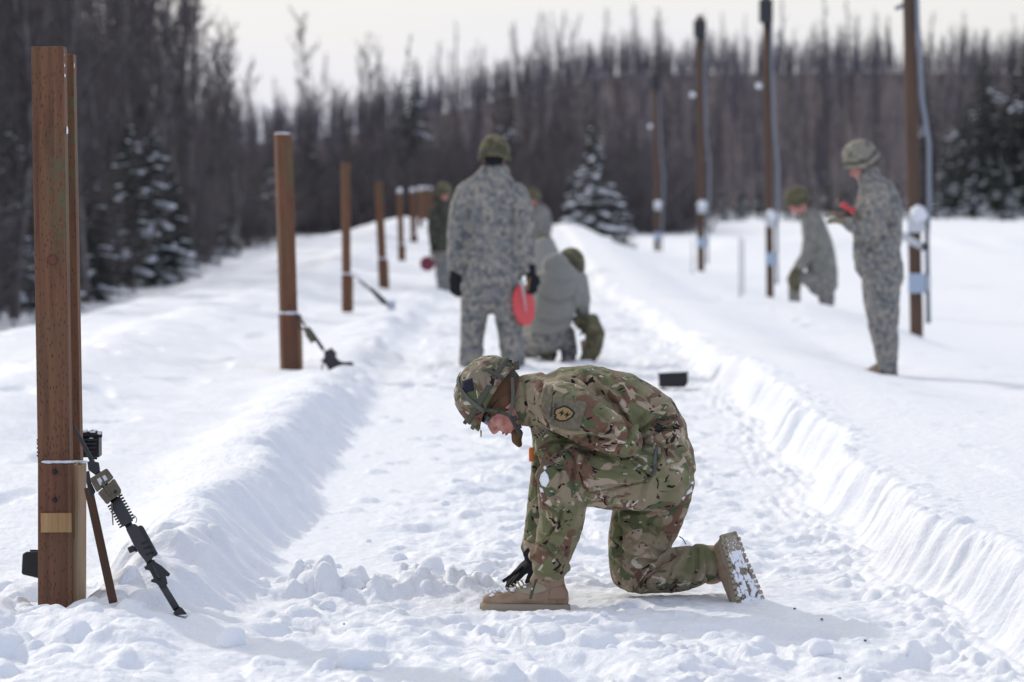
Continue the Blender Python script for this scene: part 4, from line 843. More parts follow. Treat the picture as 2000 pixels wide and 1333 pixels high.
def boot(parent, M, k=1.0, lace_snow=True, tread=False, leather=None):
    """x towards the toe, z up, origin under the ankle on the sole"""
    inv = parent_inv(parent); T = lambda p: M @ (Vector(p) * k); mb = MB()
    def lf(st): 
        vs = []; n = 20
        for c, dirx, a, b in st:
            for j in range(n):
                th = 2 * math.pi * j / n; cs, sn_ = math.cos(th), math.sin(th); vs.append(T(Vector(c) + Vector(dirx) * (a * cs) + Vector((0, b * sn_, 0))))
        m = len(st); mb.add(vs, [(i * n + q, i * n + (q + 1) % n, (i + 1) * n + (q + 1) % n, (i + 1) * n + q) for i in range(m - 1) for q in range(n)] + [tuple(range(n))[::-1], tuple((m - 1) * n + q for q in range(n))])
    z = (0, 0, 1)
    lf([((-.078, 0, .052), z, .02, .018), ((-.068, 0, .055), z, .036, .033), ((-.03, 0, .062), z, .044, .040), ((.03, 0, .066), z, .048, .042), ((.08, 0, .056), z, .040, .045), ((.13, 0, .046), z, .030, .049), ((.18, 0, .042), z, .026, .048), ((.21, 0, .040), z, .023, .038), ((.228, 0, .036), z, .014, .022)])
    x = (1, 0, 0)
    lf([((-.012, 0, .05), x, .060, .036), ((-.008, 0, .10), x, .056, .038), ((-.008, 0, .15), x, .052, .043), ((-.012, 0, .20), x, .054, .048), ((-.014, 0, .225), x, .054, .050)])
    lf([((.02, 0, .06), (.5, 0, .8), .05, .034), ((.05, 0, .10), (.6, 0, .6), .022, .022), ((.035, 0, .13), (.7, 0, .5), .022, .022)])
    V, F = fuse(mb, .0045, 5); V = wrinkle(V, F, .0012, 30, 5)
    V = np.array([tuple(inv @ Vector(v)) for v in V]); o = link('boot', mesh_np('boot', V, F), leather or BOOTL, parent)
    out = [(-.086, 0), (-.080, .026), (-.06, .038), (-.02, .036), (.03, .036), (.08, .045), (.14, .053), (.19, .048), (.225, .028), (.238, 0)]; out = out + [(a, -b) for a, b in out[-2:0:-1]]
    mb = MB(); n = len(out); vs = [T((a, b, 0)) for a, b in out] + [T((a * 1.005, b * 1.04, .018)) for a, b in out] + [T((a * .99, b * .97, .032)) for a, b in out]
    mb.add(vs, [tuple(range(n))[::-1], tuple(range(2 * n, 3 * n))] + [(q + j * n, (q + 1) % n + j * n, n + (q + 1) % n + j * n, n + q + j * n) for j in (0, 1) for q in range(n)])
    mb.add([T(p) for p in [(-.088, -.03, -.008), (-.02, -.036, -.008), (-.02, .036, -.008), (-.088, .03, -.008), (-.088, -.03, .012), (-.02, -.036, .012), (-.02, .036, .012), (-.088, .03, .012)]], [(3, 2, 1, 0), (4, 5, 6, 7), (0, 1, 5, 4), (1, 2, 6, 5), (2, 3, 7, 6), (3, 0, 4, 7)])
    mb.v = [tuple(inv @ Vector(v)) for v in mb.v]; so_ = mb.build('sole', SOLE, o, bevel=.004)
    if tread:
        mb = MB()
        for i in range(17):
            a = -.078 + .305 * i / 16
            wmax = np.interp(a, [-.086, -.06, 0, .06, .14, .19, .225], [.012, .032, .032, .040, .049, .043, .02])
            for j in range(-2, 3):
                b = j * wmax * .45
                if abs(j) == 2: mb.add([T(p) for p in [(a - .006, b * 1.02 - .007, -.008), (a + .006, b * 1.02 - .007, -.008), (a + .006, b * 1.02 + .007, -.008), (a - .006, b * 1.02 + .007, -.008), (a - .007, b - .008, .004), (a + .007, b - .008, .004), (a + .007, b + .008, .004), (a - .007, b + .008, .004)]], [(3, 2, 1, 0), (0, 1, 5, 4), (1, 2, 6, 5), (2, 3, 7, 6), (3, 0, 4, 7)])
                elif (i + j) % 2 == 0: mb.add([T(p) for p in [(a - .005, b - .005, -.007), (a + .003, b - .005, -.007), (a + .006, b + .005, -.007), (a - .002, b + .005, -.007), (a - .006, b - .006, .004), (a + .004, b - .006, .004), (a + .007, b + .006, .004), (a - .003, b + .006, .004)]], [(3, 2, 1, 0), (0, 1, 5, 4), (1, 2, 6, 5), (2, 3, 7, 6), (3, 0, 4, 7)])
        mb.v = [tuple(inv @ Vector(v)) for v in mb.v]; t_ = mb.build('tread_lugs', SOLE, o); tag(t_, kind='stuff')
        V = []; F = []; rr = random.Random(3)
        for _ in range(230):
            a = rr.uniform(-.075, .215); wmax = np.interp(a, [-.086, -.06, 0, .06, .14, .19, .225], [.012, .030, .028, .038, .047, .040, .015]); b = rr.uniform(-1, .75) * wmax
            if .01 < a < .06 and rr.random() < .6: continue
            U_ = []; q_ = rr.uniform(.5, 1.5); clump(U_, F2 := [], (a, b, -.0045), (.011 * q_, .0075 * rr.uniform(.6, 1.4), .0045), rr, 1); k0 = len(V)
            V += [np.array(inv @ T(tuple(u_))) for u_ in U_]; F += [tuple(i_ + k0 for i_ in f_) for f_ in F2]
        tag(link('caked_snow', mesh_np('caked_snow', np.array(V), np.array(F)), SNOWC, o), kind='stuff')
    for i in range(8):
        f = i / 7.; cx = .135 - .085 * f if i < 5 else .05 - .010 * (i - 4) ; cz = .072 + .05 * f + (0 if i < 5 else .022 * (i - 4)); wd = .026
        mb = MB(); mb.tube([T((cx - .006, -wd, cz - .006)), T((cx + .008, -wd * .4, cz + .012)), T((cx + .004, wd * .4, cz + .012)), T((cx - .004, wd, cz - .006))], .0026 * k, 6)
        mb.v = [tuple(inv @ Vector(v)) for v in mb.v]; mb.build('lace', BOOTN, o, True)
    if lace_snow:
        V = []; F = []; rr = random.Random(8)
        for _ in range(46):
            f = rr.random(); c = inv @ T((.06 + .155 * f + rr.gauss(0, .006), rr.uniform(-.035, .035) , .088 - .024 * f + rr.gauss(0, .003) - abs(0)))
            clump(V, F, tuple(c), (.008, .008, .005), rr, 1)
        for _ in range(24):
            c = inv @ T((rr.uniform(-.07, .0), -.034 + rr.gauss(0, .002), .032 + rr.gauss(0, .003))); clump(V, F, tuple(c), (.009, .004, .005), rr, 1)
            c = inv @ T((rr.uniform(.05, .22), -.040 + rr.gauss(0, .003), .034 + rr.gauss(0, .003))); clump(V, F, tuple(c), (.009, .004, .004), rr, 1)
        tag(link('caked_snow', mesh_np('caked_snow', np.array(V), np.array(F)), SNOWC, o), kind='stuff')
    return o
def hand(parent, M, m, k=1.0, curl=.5, name='glove', side=1, mitt=1.0):
    """a gloved hand: x along the fingers, y across towards the thumb, z = back of the hand; origin at the wrist"""
    inv = parent_inv(parent); mb = MB(); T = lambda p: M @ (Vector(p) * k)
    mb.ball(T((.045, 0, 0)), Vector((.055, .043, .018)) * k * mitt, M.to_3x3(), 16, 10); mb.tube([T((-.05, 0, 0)), T((0, 0, 0)), T((.03, 0, 0))], [.036 * k, .032 * k, .03 * k], 14)
    for y, l, r in ((.031, .070, .0095), (.011, .080, .010), (-.010, .074, .0095), (-.030, .058, .0088)):
        p = Vector((.080, y, 0)); a = -curl * .4; pts = [Vector((.045, y * .7, 0)), p]
        for seg in (.45, .32, .23): p = p + Vector((math.cos(a), y * .6, math.sin(a))) * l * seg; pts.append(p); a -= curl
        mb.tube([T(q) for q in pts], [r * k * mitt * q for q in (1.05, 1.05, 1.0, .92, .75)], 10)
    mb.tube([T(q) for q in ((.015, .02, -.005), (.04, .048, -.012), (.066, .060, -.018), (.088, .058, -.026 - .01 * curl))], [.014 * k, .0135 * k, .012 * k, .0095 * k], 10)
    V, F = fuse(mb, .004 * max(k, 1) * (1 if k <= 1 else 1.2), 3); V = np.array([tuple(inv @ Vector(v)) for v in V])
    return link(name, mesh_np(name, V, F), m, parent)
class Fig:
    def __init__(s, px, py, D, label, group=None):
        s.D = D; s.m = D / 7500.; s.root = empty('person', P(px, py, D)); tag(s.root, label, 'person', group); s.inv = parent_inv(s.root)
    def p(s, x, y, dy=0): return P(x, y, s.D) + Vector((0, dy, 0))   # same place in the view plane, moved in depth
    def mb(s, limbs, k=1.0):
        mb = MB()
        for st in limbs:
            loft(mb, [(s.p(q[0], q[1], q[2]), q[3] * s.m * k, (q[4] if len(q) > 4 else q[3]) * s.m * k) for q in st])
        return mb
    def add(s, name, V, F, m):
        V = V + np.array(s.inv.translation); return link(name, mesh_np(name, V, F), m, s.root)
    def cloth(s, name, limbs, m, vox=.012, smooth=5, wr=(.004, 10), cr=None, seed=0, extra=None, dirs=None):
        mb = s.mb(limbs)
        if extra: extra(mb)
        V, F = fuse(mb, vox, smooth)
        if wr: V = wrinkle(V, F, wr[0], wr[1], seed, dirs); V = wrinkle(V, F, wr[0] * .4, wr[1] * 2.4, seed + 20, dirs)
        if cr: V = creases(V, F, cr, s.D)
        o = s.add(name, V, F, m); o['_'] = 0; del o['_']; s.last = (V, F); return o
    def body(s, limbs, headM, k=.74, vox=.012, hk=1.0, neck=None):
        mb = s.mb(limbs, k); put_head(mb, headM, hk, neck); V, F = fuse(mb, vox, 2); return s.add('body', V, F, SKIN)
def bvh(VF): return BVHTree.FromPolygons([tuple(v) for v in VF[0]], [tuple(f) for f in VF[1]])
def drape(fig, parent, tree, poly_, m, name, off=.002, th=.0015, cuts=3, maxd=None):
    """a thin flat piece (badge, pocket, tape) laid onto a garment; outline in photo px"""
    bm = bmesh.new(); vs = [bm.verts.new((x, y, 0)) for x, y in poly_]; bm.faces.new(vs); bmesh.ops.triangulate(bm, faces=bm.faces)
    for _ in range(cuts): bmesh.ops.subdivide_edges(bm, edges=[e for e in bm.edges if e.calc_length() > 6], cuts=1, use_grid_fill=True)
    bmesh.ops.triangulate(bm, faces=bm.faces); last = None; o0 = Vector((0, 0, CAMZ))
    hits = []
    for v in bm.verts:
        r = ray(v.co.x, v.co.y).normalized(); h = tree.ray_cast(o0, r); hits.append(h)
        if h[0] is not None: last = h
    ds = [h[3] for h in hits if h[0] is not None]
    if not ds: bm.free(); return None
    med = float(np.median(ds))
    for v, h in zip(bm.verts, hits):
        r = ray(v.co.x, v.co.y).normalized(); d = h[3] if h[0] is not None and abs(h[3] - med) < (maxd or .12) else med
        v.co = o0 + r * (d - off)
    me = bpy.data.meshes.new(name); inv = parent_inv(fig.root)
    for v in bm.verts: v.co = inv @ v.co
    bmesh.ops.recalc_face_normals(bm, faces=bm.faces); bm.to_mesh(me); bm.free()
    me.polygons.foreach_set('use_smooth', [True] * len(me.polygons)); o = link(name, me, m, parent); sd_ = o.modifiers.new('t', 'SOLIDIFY'); sd_.thickness = th; sd_.offset = 0; return o
# ------------------------------------------------------------ the kneeling soldier
CREASE = 2.0
K = Fig(1180, 1180, 13.8, 'person in green-brown camouflage kneeling on one knee in the lane, head bowed')
jk = [
    [(1296, 862, 0, 56, 92), (1268, 826, 0, 64, 98), (1215, 790, 0, 62, 102), (1150, 776, 0, 62, 112), (1098, 778, 0, 60, 112), (1066, 780, 0, 46, 80)],
    [(1075, 790, 0, 46, 78), (1084, 850, 0, 44, 76), (1096, 900, 0, 40, 70)],
    [(1064, 778, 0, 50, 62), (1040, 782, 0, 50, 56), (1024, 786, 0, 50, 50)],
    [(1072, 775, -.10, 40, 50), (1098, 788, -.22, 50, 44), (1140, 810, -.27, 46, 40), (1182, 832, -.29, 40, 36), (1216, 848, -.285, 33, 34), (1221, 853, -.25, 30, 32)],
    [(1222, 852, -.26, 31, 32), (1180, 862, -.17, 31, 34), (1130, 876, -.10, 30, 32), (1090, 900, -.01, 27, 28), (1070, 940, .06, 25, 26)],
    [(1085, 790, .12, 44, 50), (1078, 830, .20, 40, 42), (1072, 905, .22, 32, 34), (1066, 960, .19, 31, 32), (1050, 1050, .13, 26, 28), (1042, 1082, .12, 24, 26)],
]
jcr = [
    ([(1120, 722), (1160, 755), (1200, 790), (1218, 812)], 4.5, 13), ([(1218, 812), (1232, 835), (1228, 862)], 4, 10),
    ([(1060, 745), (1052, 790), (1075, 835), (1108, 850)], 3.5, 9), ([(1235, 850), (1265, 830), (1300, 815), (1332, 815)], 4, 10),
    ([(1245, 862), (1280, 845), (1325, 828)], 3.5, 8), ([(1185, 730), (1178, 760), (1160, 776)], 5, 5), ([(1250, 800), (1230, 770), (1222, 745)], 6, 5),
    ([(1130, 738), (1150, 736), (1200, 760), (1240, 800)], 5, 4), ([(1290, 790), (1262, 806), (1245, 830)], 4.5, 6), ([(1160, 850), (1185, 840), (1205, 820)], 4, 5),
    ([(1205, 860), (1150, 856), (1120, 862)], 3.5, 5), ([(1095, 745), (1120, 752), (1135, 770)], 4, 4), ([(1040, 830), (1052, 870), (1075, 905)], 4, 6), ([(1030, 800), (1040, 840), (1060, 860)], 3, 5),
    ([(1022, 745), (1030, 790), (1024, 830)], 3, 6), ([(1300, 800), (1312, 815), (1330, 822)], 3.5, 5), ([(1043, 900), (1050, 940), (1052, 975)], 3.5, 5)]
jcr += [([(1046, 915), (1058, 882), (1080, 864), (1112, 860), (1135, 868)], 3.5, 9), ([(1130, 868), (1180, 874), (1225, 868)], 3, 7), ([(1062, 742), (1085, 732), (1115, 728)], 3, 5), ([(1160, 800), (1180, 812), (1200, 835)], 4, 6), ([(1075, 840), (1110, 852), (1150, 852), (1190, 862)], 4, 9), ([(1280, 790), (1255, 770), (1235, 760)], 5, 5), ([(1262, 812), (1290, 800), (1315, 805)], 3, 7), ([(1270, 845), (1300, 832), (1338, 838)], 3, 7), ([(1170, 740), (1200, 748), (1215, 765)], 4, 4), ([(1055, 870), (1062, 900), (1055, 930)], 3, 6), ([(1110, 715), (1135, 735), (1165, 770), (1200, 800)], 2.5, 4)]
kj = K.cloth('jacket', jk, OCP, .0042, 4, (.0045, 11), jcr, 3); JV = K.last
tk = [
    [(1305, 872, 0, 48, 86), (1302, 905, 0, 58, 96), (1290, 940, 0, 56, 90)],
    [(1300, 918, -.09, 62, 62), (1250, 926, -.13, 62, 62), (1190, 930, -.16, 58, 58), (1135, 924, -.20, 53, 54), (1100, 918, -.23, 50, 52)],
    [(1096, 914, -.23, 47, 52), (1097, 950, -.215, 47, 52), (1097, 1000, -.19, 43, 48), (1086, 1050, -.15, 40, 46), (1074, 1084, -.15, 37, 44), (1073, 1100, -.15, 33, 42), (1075, 1108, -.15, 30, 40)],
    [(1058, 1078, -.15, 18, 34), (1040, 1076, -.15, 13, 22)], [(1095, 1102, -.15, 16, 34), (1108, 1100, -.15, 8, 20)],
    [(1303, 930, .11, 60, 62), (1282, 985, .13, 66, 62), (1262, 1030, .14, 68, 60), (1244, 1080, .145, 58, 58), (1234, 1120, .15, 42, 54), (1228, 1142, .15, 32, 46)],
    [(1232, 1132, .15, 36, 48), (1270, 1128, .145, 38, 48), (1315, 1122, .13, 43, 48), (1355, 1112, .11, 42, 48), (1385, 1106, .10, 36, 42), (1399, 1102, .13, 31, 38)],
    [(1375, 1085, .09, 18, 30), (1362, 1075, .1, 10, 20)],
]
tcr = [
    ([(1135, 875), (1160, 905), (1200, 920), (1262, 935)], 3, 6), ([(1262, 935), (1200, 955), (1140, 965)], 3, 4), ([(1290, 850), (1285, 900), (1262, 940), (1250, 985)], 4, 6),
    ([(1128, 905), (1150, 940), (1146, 975)], 5, 9), ([(1110, 900), (1135, 930), (1142, 962)], 4, 6), ([(1095, 895), (1120, 925), (1132, 965), (1128, 1010)], 4, 5),
    ([(1190, 990), (1240, 1000), (1300, 1000), (1345, 985)], 4, 8), ([(1200, 1020), (1240, 1060), (1300, 1085)], 5, 6), ([(1188, 1050), (1230, 1090), (1290, 1100), (1320, 1082)], 5, 7),
    ([(1230, 1165), (1270, 1120), (1320, 1080)], 4, 14), ([(1190, 1090), (1212, 1110), (1215, 1150)], 4, 5), ([(1290, 1165), (1330, 1130), (1345, 1085)], 5, 5), ([(1350, 1150), (1362, 1110), (1360, 1072)], 4, 7), ([(1375, 1140), (1384, 1110), (1378, 1080)], 3, 5),
    ([(1040, 1062), (1065, 1068), (1090, 1095), (1112, 1098)], 3.5, 8), ([(1050, 1040), (1070, 1060), (1100, 1080), (1115, 1085)], 4, 6), ([(1060, 1010), (1085, 1040), (1120, 1050)], 4, 5), ([(1062, 960), (1080, 1000), (1075, 1050)], 4, 4), ([(1270, 870), (1300, 890), (1330, 930)], 5, 5), ([(1200, 870), (1240, 890), (1280, 885)], 4, 6), ([(1180, 880), (1200, 905), (1240, 915)], 4, 4), ([(1345, 930), (1320, 960), (1290, 975)], 6, 5)]
tcr += [([(1052, 905), (1066, 885), (1086, 876), (1110, 878)], 3, 6), ([(1076, 950), (1086, 985), (1080, 1020)], 3, 5), ([(1225, 880), (1255, 905), (1290, 915)], 3.5, 6), ([(1310, 860), (1335, 885), (1352, 915)], 3.5, 5), ([(1112, 872), (1125, 900), (1118, 940), (1128, 985)], 4, 8), ([(1100, 990), (1092, 1020), (1070, 1046)], 3, 7), ([(1075, 900), (1098, 925), (1092, 960)], 3, 5), ([(1205, 1000), (1215, 1060), (1212, 1120), (1205, 1160)], 3, 6), ([(1255, 1010), (1290, 1040), (1318, 1050)], 4, 5), ([(1140, 965), (1200, 952), (1262, 940), (1268, 930), (1235, 905), (1206, 884)], 3, 7), ([(1290, 1000), (1285, 1040), (1268, 1080)], 4, 4), ([(1260, 1160), (1262, 1130), (1280, 1105)], 3.5, 5), ([(1320, 1165), (1318, 1135), (1330, 1100)], 4, 5)]
kt = K.cloth('trousers', tk, OCP, .0042, 4, (.0045, 10), tcr, 9); TV = K.last
s_ = K.m
HM = frame(K.p(972, 780, 0), (-.55, -.04, -.84), (-.84, 0, .55))
def kneck(): inv3 = HM.inverted(); return [tuple(inv3 @ K.p(1020, 790, 0)), tuple(inv3 @ K.p(1075, 790, 0))]
K.body([l for l in jk[:1] + jk[3:]] + [tk[0], tk[1], tk[2], tk[5], tk[6]], HM, .72, .0048, 1.0, kneck())
# fleece cap under the helmet
mb = MB(); mb.ball(HM @ Vector((-.016, 0, .012)), (.104, .086, .083), HM.to_3x3(), 32, 20); mb.ball(HM @ Vector((-.05, 0, -.03)), (.062, .074, .065), HM.to_3x3(), 24, 16); mb.ball(HM @ Vector((-.012, 0, -.02)), (.055, .096, .048), HM.to_3x3(), 24, 16)
V, F = fuse(mb, .005, 3); V = wrinkle(V, F, .0015, 22, 5); K.add('fleece_cap', V, F, COY)
kh, hpt, hband = helmet(K.root, HM, OCPH, 1.0, WEB)
hb_ = [(math.degrees(math.atan2(.124 * y_, .136)), 0) for y_ in (0,)]
def arc(th0, th1, n=14):  # over the crown from one side to the other
    return [(th0, 1 - q / (n / 2)) for q in range(int(n / 2))] + [(th1, q / (n / 2)) for q in range(int(n / 2) + 1)]
hband([(62, 1 - q / 9 * .98) for q in range(10)], .016, WEBG, 'retention_strap', -.005)
hband([(-62, 1 - q / 9 * .98) for q in range(10)], .016, WEBG, 'retention_strap', -.005)
hband([(118, 1 - q / 9 * .7) for q in range(6)], .013, WEB, 'retention_strap', -.004)
hV = np.array([HM @ (hpt(2 * math.pi * j / 56, i / 21, 0)) for i in range(22) for j in range(56)]); hF = np.array([(i * 56 + j, i * 56 + (j + 1) % 56, (i + 1) * 56 + (j + 1) % 56, (i + 1) * 56 + j) for i in range(21) for j in range(56)]); HB = bvh((hV, hF))
drape(K, kh, HB, [(902, 744), (922, 739), (926, 763), (907, 768)], NAVY, 'square_patch', .003, .002)
drape(K, kh, HB, [(949, 735), (978, 745), (974, 756), (951, 752)], OCPH, 'cover_flap', .005, .003); drape(K, kh, HB, [(975, 700), (1000, 704), (998, 716), (972, 712)], WEB, 'cover_tab', .004, .003)
# front bracket and brim knobs
for a, f in ((0, .80), (14, .93), (-14, .93), (40, .97), (-40, .97), (26, .99)):
    mb = MB(); c = HM @ hpt(R(a), f, -.006); mb.box(c, (.016, .022, .014), HM.to_3x3()); rel(mb, K.root).build('front_bracket', OCPH if a else WEB, kh, bevel=.003)
mb = MB(); mb.tube([HM @ Vector(q) for q in ((.128, .05, -.012), (.140, .03, -.02), (.146, 0, -.024), (.140, -.03, -.02), (.128, -.05, -.012))], .0022, 6); rel(mb, K.root).build('goggle_loop', WEB, kh, True)
# folded tape at the nape
mb = MB(); 
for q in ([(1001, 709), (1013, 703), (1015, 722), (1003, 724)], [(990, 722), (1004, 716), (1010, 735), (1000, 745), (992, 738)], [(998, 738), (1008, 736), (1006, 760), (998, 758)]): poly(mb, q, 13.8, .05, -.03)
rel(mb, K.root).build('nape_webbing', WEB, kh, bevel=.003)
# chin strap
def strap(pts, w_, m, nm, dy, th=.004):
    mb = MB(); q = [K.p(x, y, d) for (x, y), d in zip(pts, dy)]; vs = []; fs = []
    for i, p in enumerate(q):
        t = (q[min(i + 1, len(q) - 1)] - q[max(i - 1, 0)]).normalized(); y = Vector((0, 1, 0)); sd_ = t.cross(y).normalized()
        for a, b in ((-1, 0), (1, 0), (1, 1), (-1, 1)): vs.append(p + sd_ * a * w_ / 2 - y * b * th)
    n = len(q)
    for i in range(n - 1):
        for c_ in range(4): fs.append((i * 4 + c_, i * 4 + (c_ + 1) % 4, (i + 1) * 4 + (c_ + 1) % 4, (i + 1) * 4 + c_))
    fs += [(3, 2, 1, 0), ((n - 1) * 4, (n - 1) * 4 + 1, (n - 1) * 4 + 2, (n - 1) * 4 + 3)]; mb.add(vs, fs); return rel(mb, K.root).build(nm, m, K.root, bevel=.001)
strap([(944, 797), (962, 799), (980, 803), (995, 809)], .013, WEB, 'chin_strap', [-.100, -.098, -.094, -.088])
strap([(1000, 735), (1002, 765), (1000, 790), (997, 808)], .012, WEBG, 'chin_strap', [-.078, -.094, -.094, -.090])
strap([(994, 806), (1003, 822), (1012, 840), (1017, 852)], .015, WEB, 'chin_strap', [-.090, -.082, -.066, -.05])
for q in ([(997, 815), (1008, 811), (1012, 821), (1002, 826)], [(946, 792), (952, 792), (952, 804), (946, 804)], [(972, 797), (977, 797), (977, 809), (972, 809)], [(1006, 834), (1016, 828), (1020, 836), (1010, 842)]):
    mb = MB(); poly(mb, q, 13.8, .010, -.098 if q[0][0] < 990 else -.088); rel(mb, K.root).build('buckle', GUNP, K.root, bevel=.002)
mb = MB(); loft(mb, [(K.p(1010, 845, -.02), .022, .03), (K.p(1009, 860, -.01), .018, .028), (K.p(1014, 868, 0), .012, .02)]); V, F = fuse(mb, .004, 3); K.add('chin_cup', V, F, COY)
# glasses
g = MB(); T = lambda a, b, c: HM @ Vector((a, b, c))
for sd_ in (-1, 1):
    ring = []; 
    rows = [[T(.100 - .000 * u - .35 * (abs(v)) ** 2 * 0 - (.010 + .020 * abs(.5 + v)) * (abs(.5 + v)) , sd_ * (.008 + .058 * (v + .5)), -.004 + .034 * (.5 - u) * (1 - .35 * (v + .5) ** 2)) for v in np.linspace(-.5, .5, 9)] for u in np.linspace(0, 1, 5)]
    vs = [p for r_ in rows for p in r_]; nb = len(vs); vs += [p - (HM.to_3x3() @ Vector((.0025, 0, 0))) for p in vs[:nb]]
    fs = []
    for i in range(4):
        for j in range(8): a = i * 9 + j; fs += [(a, a + 1, a + 10, a + 9), (nb + a + 9, nb + a + 10, nb + a + 1, nb + a)]
    edge = [j for j in range(9)] + [9 * i + 8 for i in range(1, 5)] + [36 + j for j in range(7, -1, -1)] + [9 * i for i in range(3, 0, -1)]
    for i in range(len(edge)): a, b = edge[i], edge[(i + 1) % len(edge)]; fs.append((a, nb + a, nb + b, b))
    g.add(vs, fs)
gl = rel(g, K.root).build('glasses', LENS, K.root, True)
mb = MB(); mb.tube([T(.078, .070, .006), T(.04, .080, .004), T(-.01, .084, .0)], .003, 6); mb.tube([T(.078, -.070, .006), T(.04, -.080, .004), T(-.01, -.084, .0)], .003, 6); rel(mb, K.root).build('temple_arm', GUNP, gl, True)
mb = MB(); mb.ball(T(.0905, 0, -.0835), (.0065, .0225, .0042), HM.to_3x3(), 16, 10); mb.ball(T(.0875, 0, -.0950), (.0068, .0195, .0048), HM.to_3x3(), 16, 10); rel(mb, K.root).build('lips', LIP, K.root, True)
# badges, pockets and tapes on the jacket
JB = bvh(JV); TB = bvh(TV)
drape(K, kj, JB, [(1066, 752), (1080, 754), (1078, 790), (1073, 822), (1062, 815), (1058, 785)], PATCH, 'sleeve_tape', .003, .003)
drape(K, kj, JB, [(1084, 776), (1110, 779), (1144, 786), (1147, 792), (1138, 815), (1131, 842), (1112, 840), (1076, 830), (1081, 800)], PATCH, 'sleeve_pocket', .004, .003)
drape(K, kj, JB, [(1082, 786), (1088, 789), (1085, 823), (1078, 823)], WEBG, 'shoulder_tab', .007, .002)
for i in range(7): drape(K, kj, JB, [(1083.5 - i * .35, 790 + i * 4.6), (1086.5 - i * .35, 790.5 + i * 4.6), (1086 - i * .35, 792.5 + i * 4.6), (1082.8 - i * .35, 792 + i * 4.6)], DARK, 'tab_letter', .009, .001, 0)
sh = [(1086, 800), (1092, 798), (1102, 794), (1112, 798), (1121, 807), (1116, 815), (1104, 822), (1093, 822), (1085, 817), (1087, 811), (1083, 807)]
cx_, cy_ = 1102, 809
drape(K, kj, JB, [(cx_ + (x - cx_) * 1.12, cy_ + (y - cy_) * 1.14) for x, y in sh], DARK, 'unit_badge', .0075, .002); drape(K, kj, JB, [(cx_ + (x - cx_) * .93, cy_ + (y - cy_) * .92) for x, y in sh], GOLD, 'badge_field', .0095, .002)
for q in ([(1090, 808), (1100, 801), (1098.5, 807), (1104, 805.5), (1094, 814), (1096, 808.5)], [(1101, 812), (1110, 804.5), (1108.5, 810), (1115, 808), (1104, 817.5), (1106.5, 812)]): drape(K, kj, JB, q, DARK, 'badge_bolt', .0115, .001, 1)
drape(K, kj, JB, [(1047, 849), (1068, 829), (1075, 836), (1054, 856)], mat('name_tape', (.20, .16, .12), .9), 'name_tape', .005, .002)
for i in range(5):
    a = (1050.5 + i * 4.1, 848.5 - i * 3.9)
    for q in ([(0, 0), (1.1, -1), (4.6, 2.6), (3.5, 3.6)], [(1.8, -1.7), (2.7, -2.6), (3.9, -1.3), (3, -.4)] if i % 2 else [(1.5, .9), (3.5, -1), (4.1, -.4), (2.1, 1.5)]):
        drape(K, kj, JB, [(a[0] + x, a[1] + y) for x, y in q], DARK, 'tape_letter', .0075, .001, 0)
drape(K, kt, TB, [(1146, 886), (1170, 876), (1206, 884), (1262, 928), (1268, 940), (1215, 948), (1150, 962), (1132, 925)], OCP, 'cargo_pocket', .006, .005)
drape(K, kt, TB, [(1212, 864), (1233, 866), (1236, 874), (1228, 880), (1216, 874)], DARK, 'pocket_opening_shade', .003, .003)  # black patch on the cloth, painted shade of the opening's inside
drape(K, kt, TB, [(1284, 850), (1290, 853), (1284, 890), (1281, 928), (1274, 927), (1277, 890)], WEBG, 'hanging_strap', .006, .003)
drape(K, kj, JB, [(1278, 833), (1292, 830), (1298, 838), (1288, 846), (1279, 842)], DARK, 'belt_buckle', .003, .003)
drape(K, kt, TB, [(1094, 975), (1092, 1010), (1072, 1045), (1062, 1048), (1074, 1005), (1080, 965)], OCP, 'knee_patch', .004, .003)
mb = MB(); mb.tube([K.p(x, y, -.155 + .004 * i) for i, (x, y) in enumerate(((1323, 1040), (1330, 1045), (1333, 1050), (1336, 1056)))], .0018, 6); rel(mb, K.root).build('drawcord', DARK, K.root, True)
mb = MB(); mb.box(K.p(1038, 892, .10), (.018, .05, .05)); rel(mb, K.root).build('orange_tag', ORANGE, K.root, bevel=.005)
for q in ([(1057, 927), (1064, 920), (1070, 928), (1073, 940), (1066, 952), (1058, 948), (1054, 938)], [(1054, 952), (1060, 955), (1062, 962), (1056, 962)], [(1062, 912), (1066, 910), (1067, 916), (1063, 918)], [(1338, 958), (1350, 950), (1352, 960), (1340, 968)], [(1330, 972), (1338, 970), (1334, 978)], [(1345, 945), (1354, 940), (1354, 946)]):
    drape(K, kt, TB, q, SNOWC, 'snow_smear', .003, .003)
# boots and glove
MN = frame(K.p(1066, 1187, -.15), (-1, -.06, .03), (.03, 0, 1))
NB = boot(K.root, MN, 1.0, True)
dg_ = bpy.context.evaluated_depsgraph_get(); bv_ = np.empty(len(NB.data.vertices) * 3); NB.data.vertices.foreach_get('co', bv_); bv_ = bv_.reshape(-1, 3) + np.array(K.root.location); bf_ = np.empty(len(NB.data.loops), np.int32); NB.data.loops.foreach_get('vertex_index', bf_); BB = bvh((bv_, bf_.reshape(-1, 4)))
drape(K, NB, BB, [(1018, 1145), (1036, 1138), (1040, 1150), (1034, 1162), (1020, 1160), (1008, 1153)], BOOTN, 'nylon_panel', .0015, .002); drape(K, NB, BB, [(1046, 1136), (1072, 1150), (1064, 1156), (1040, 1162)], BOOTN, 'nylon_panel', .0015, .002); drape(K, NB, BB, [(1076, 1150), (1104, 1142), (1107, 1172), (1070, 1172)], mat('heel_leather', (.28, .185, .12), .8, bump=(60, .3, .002)), 'heel_counter', .002, .002)
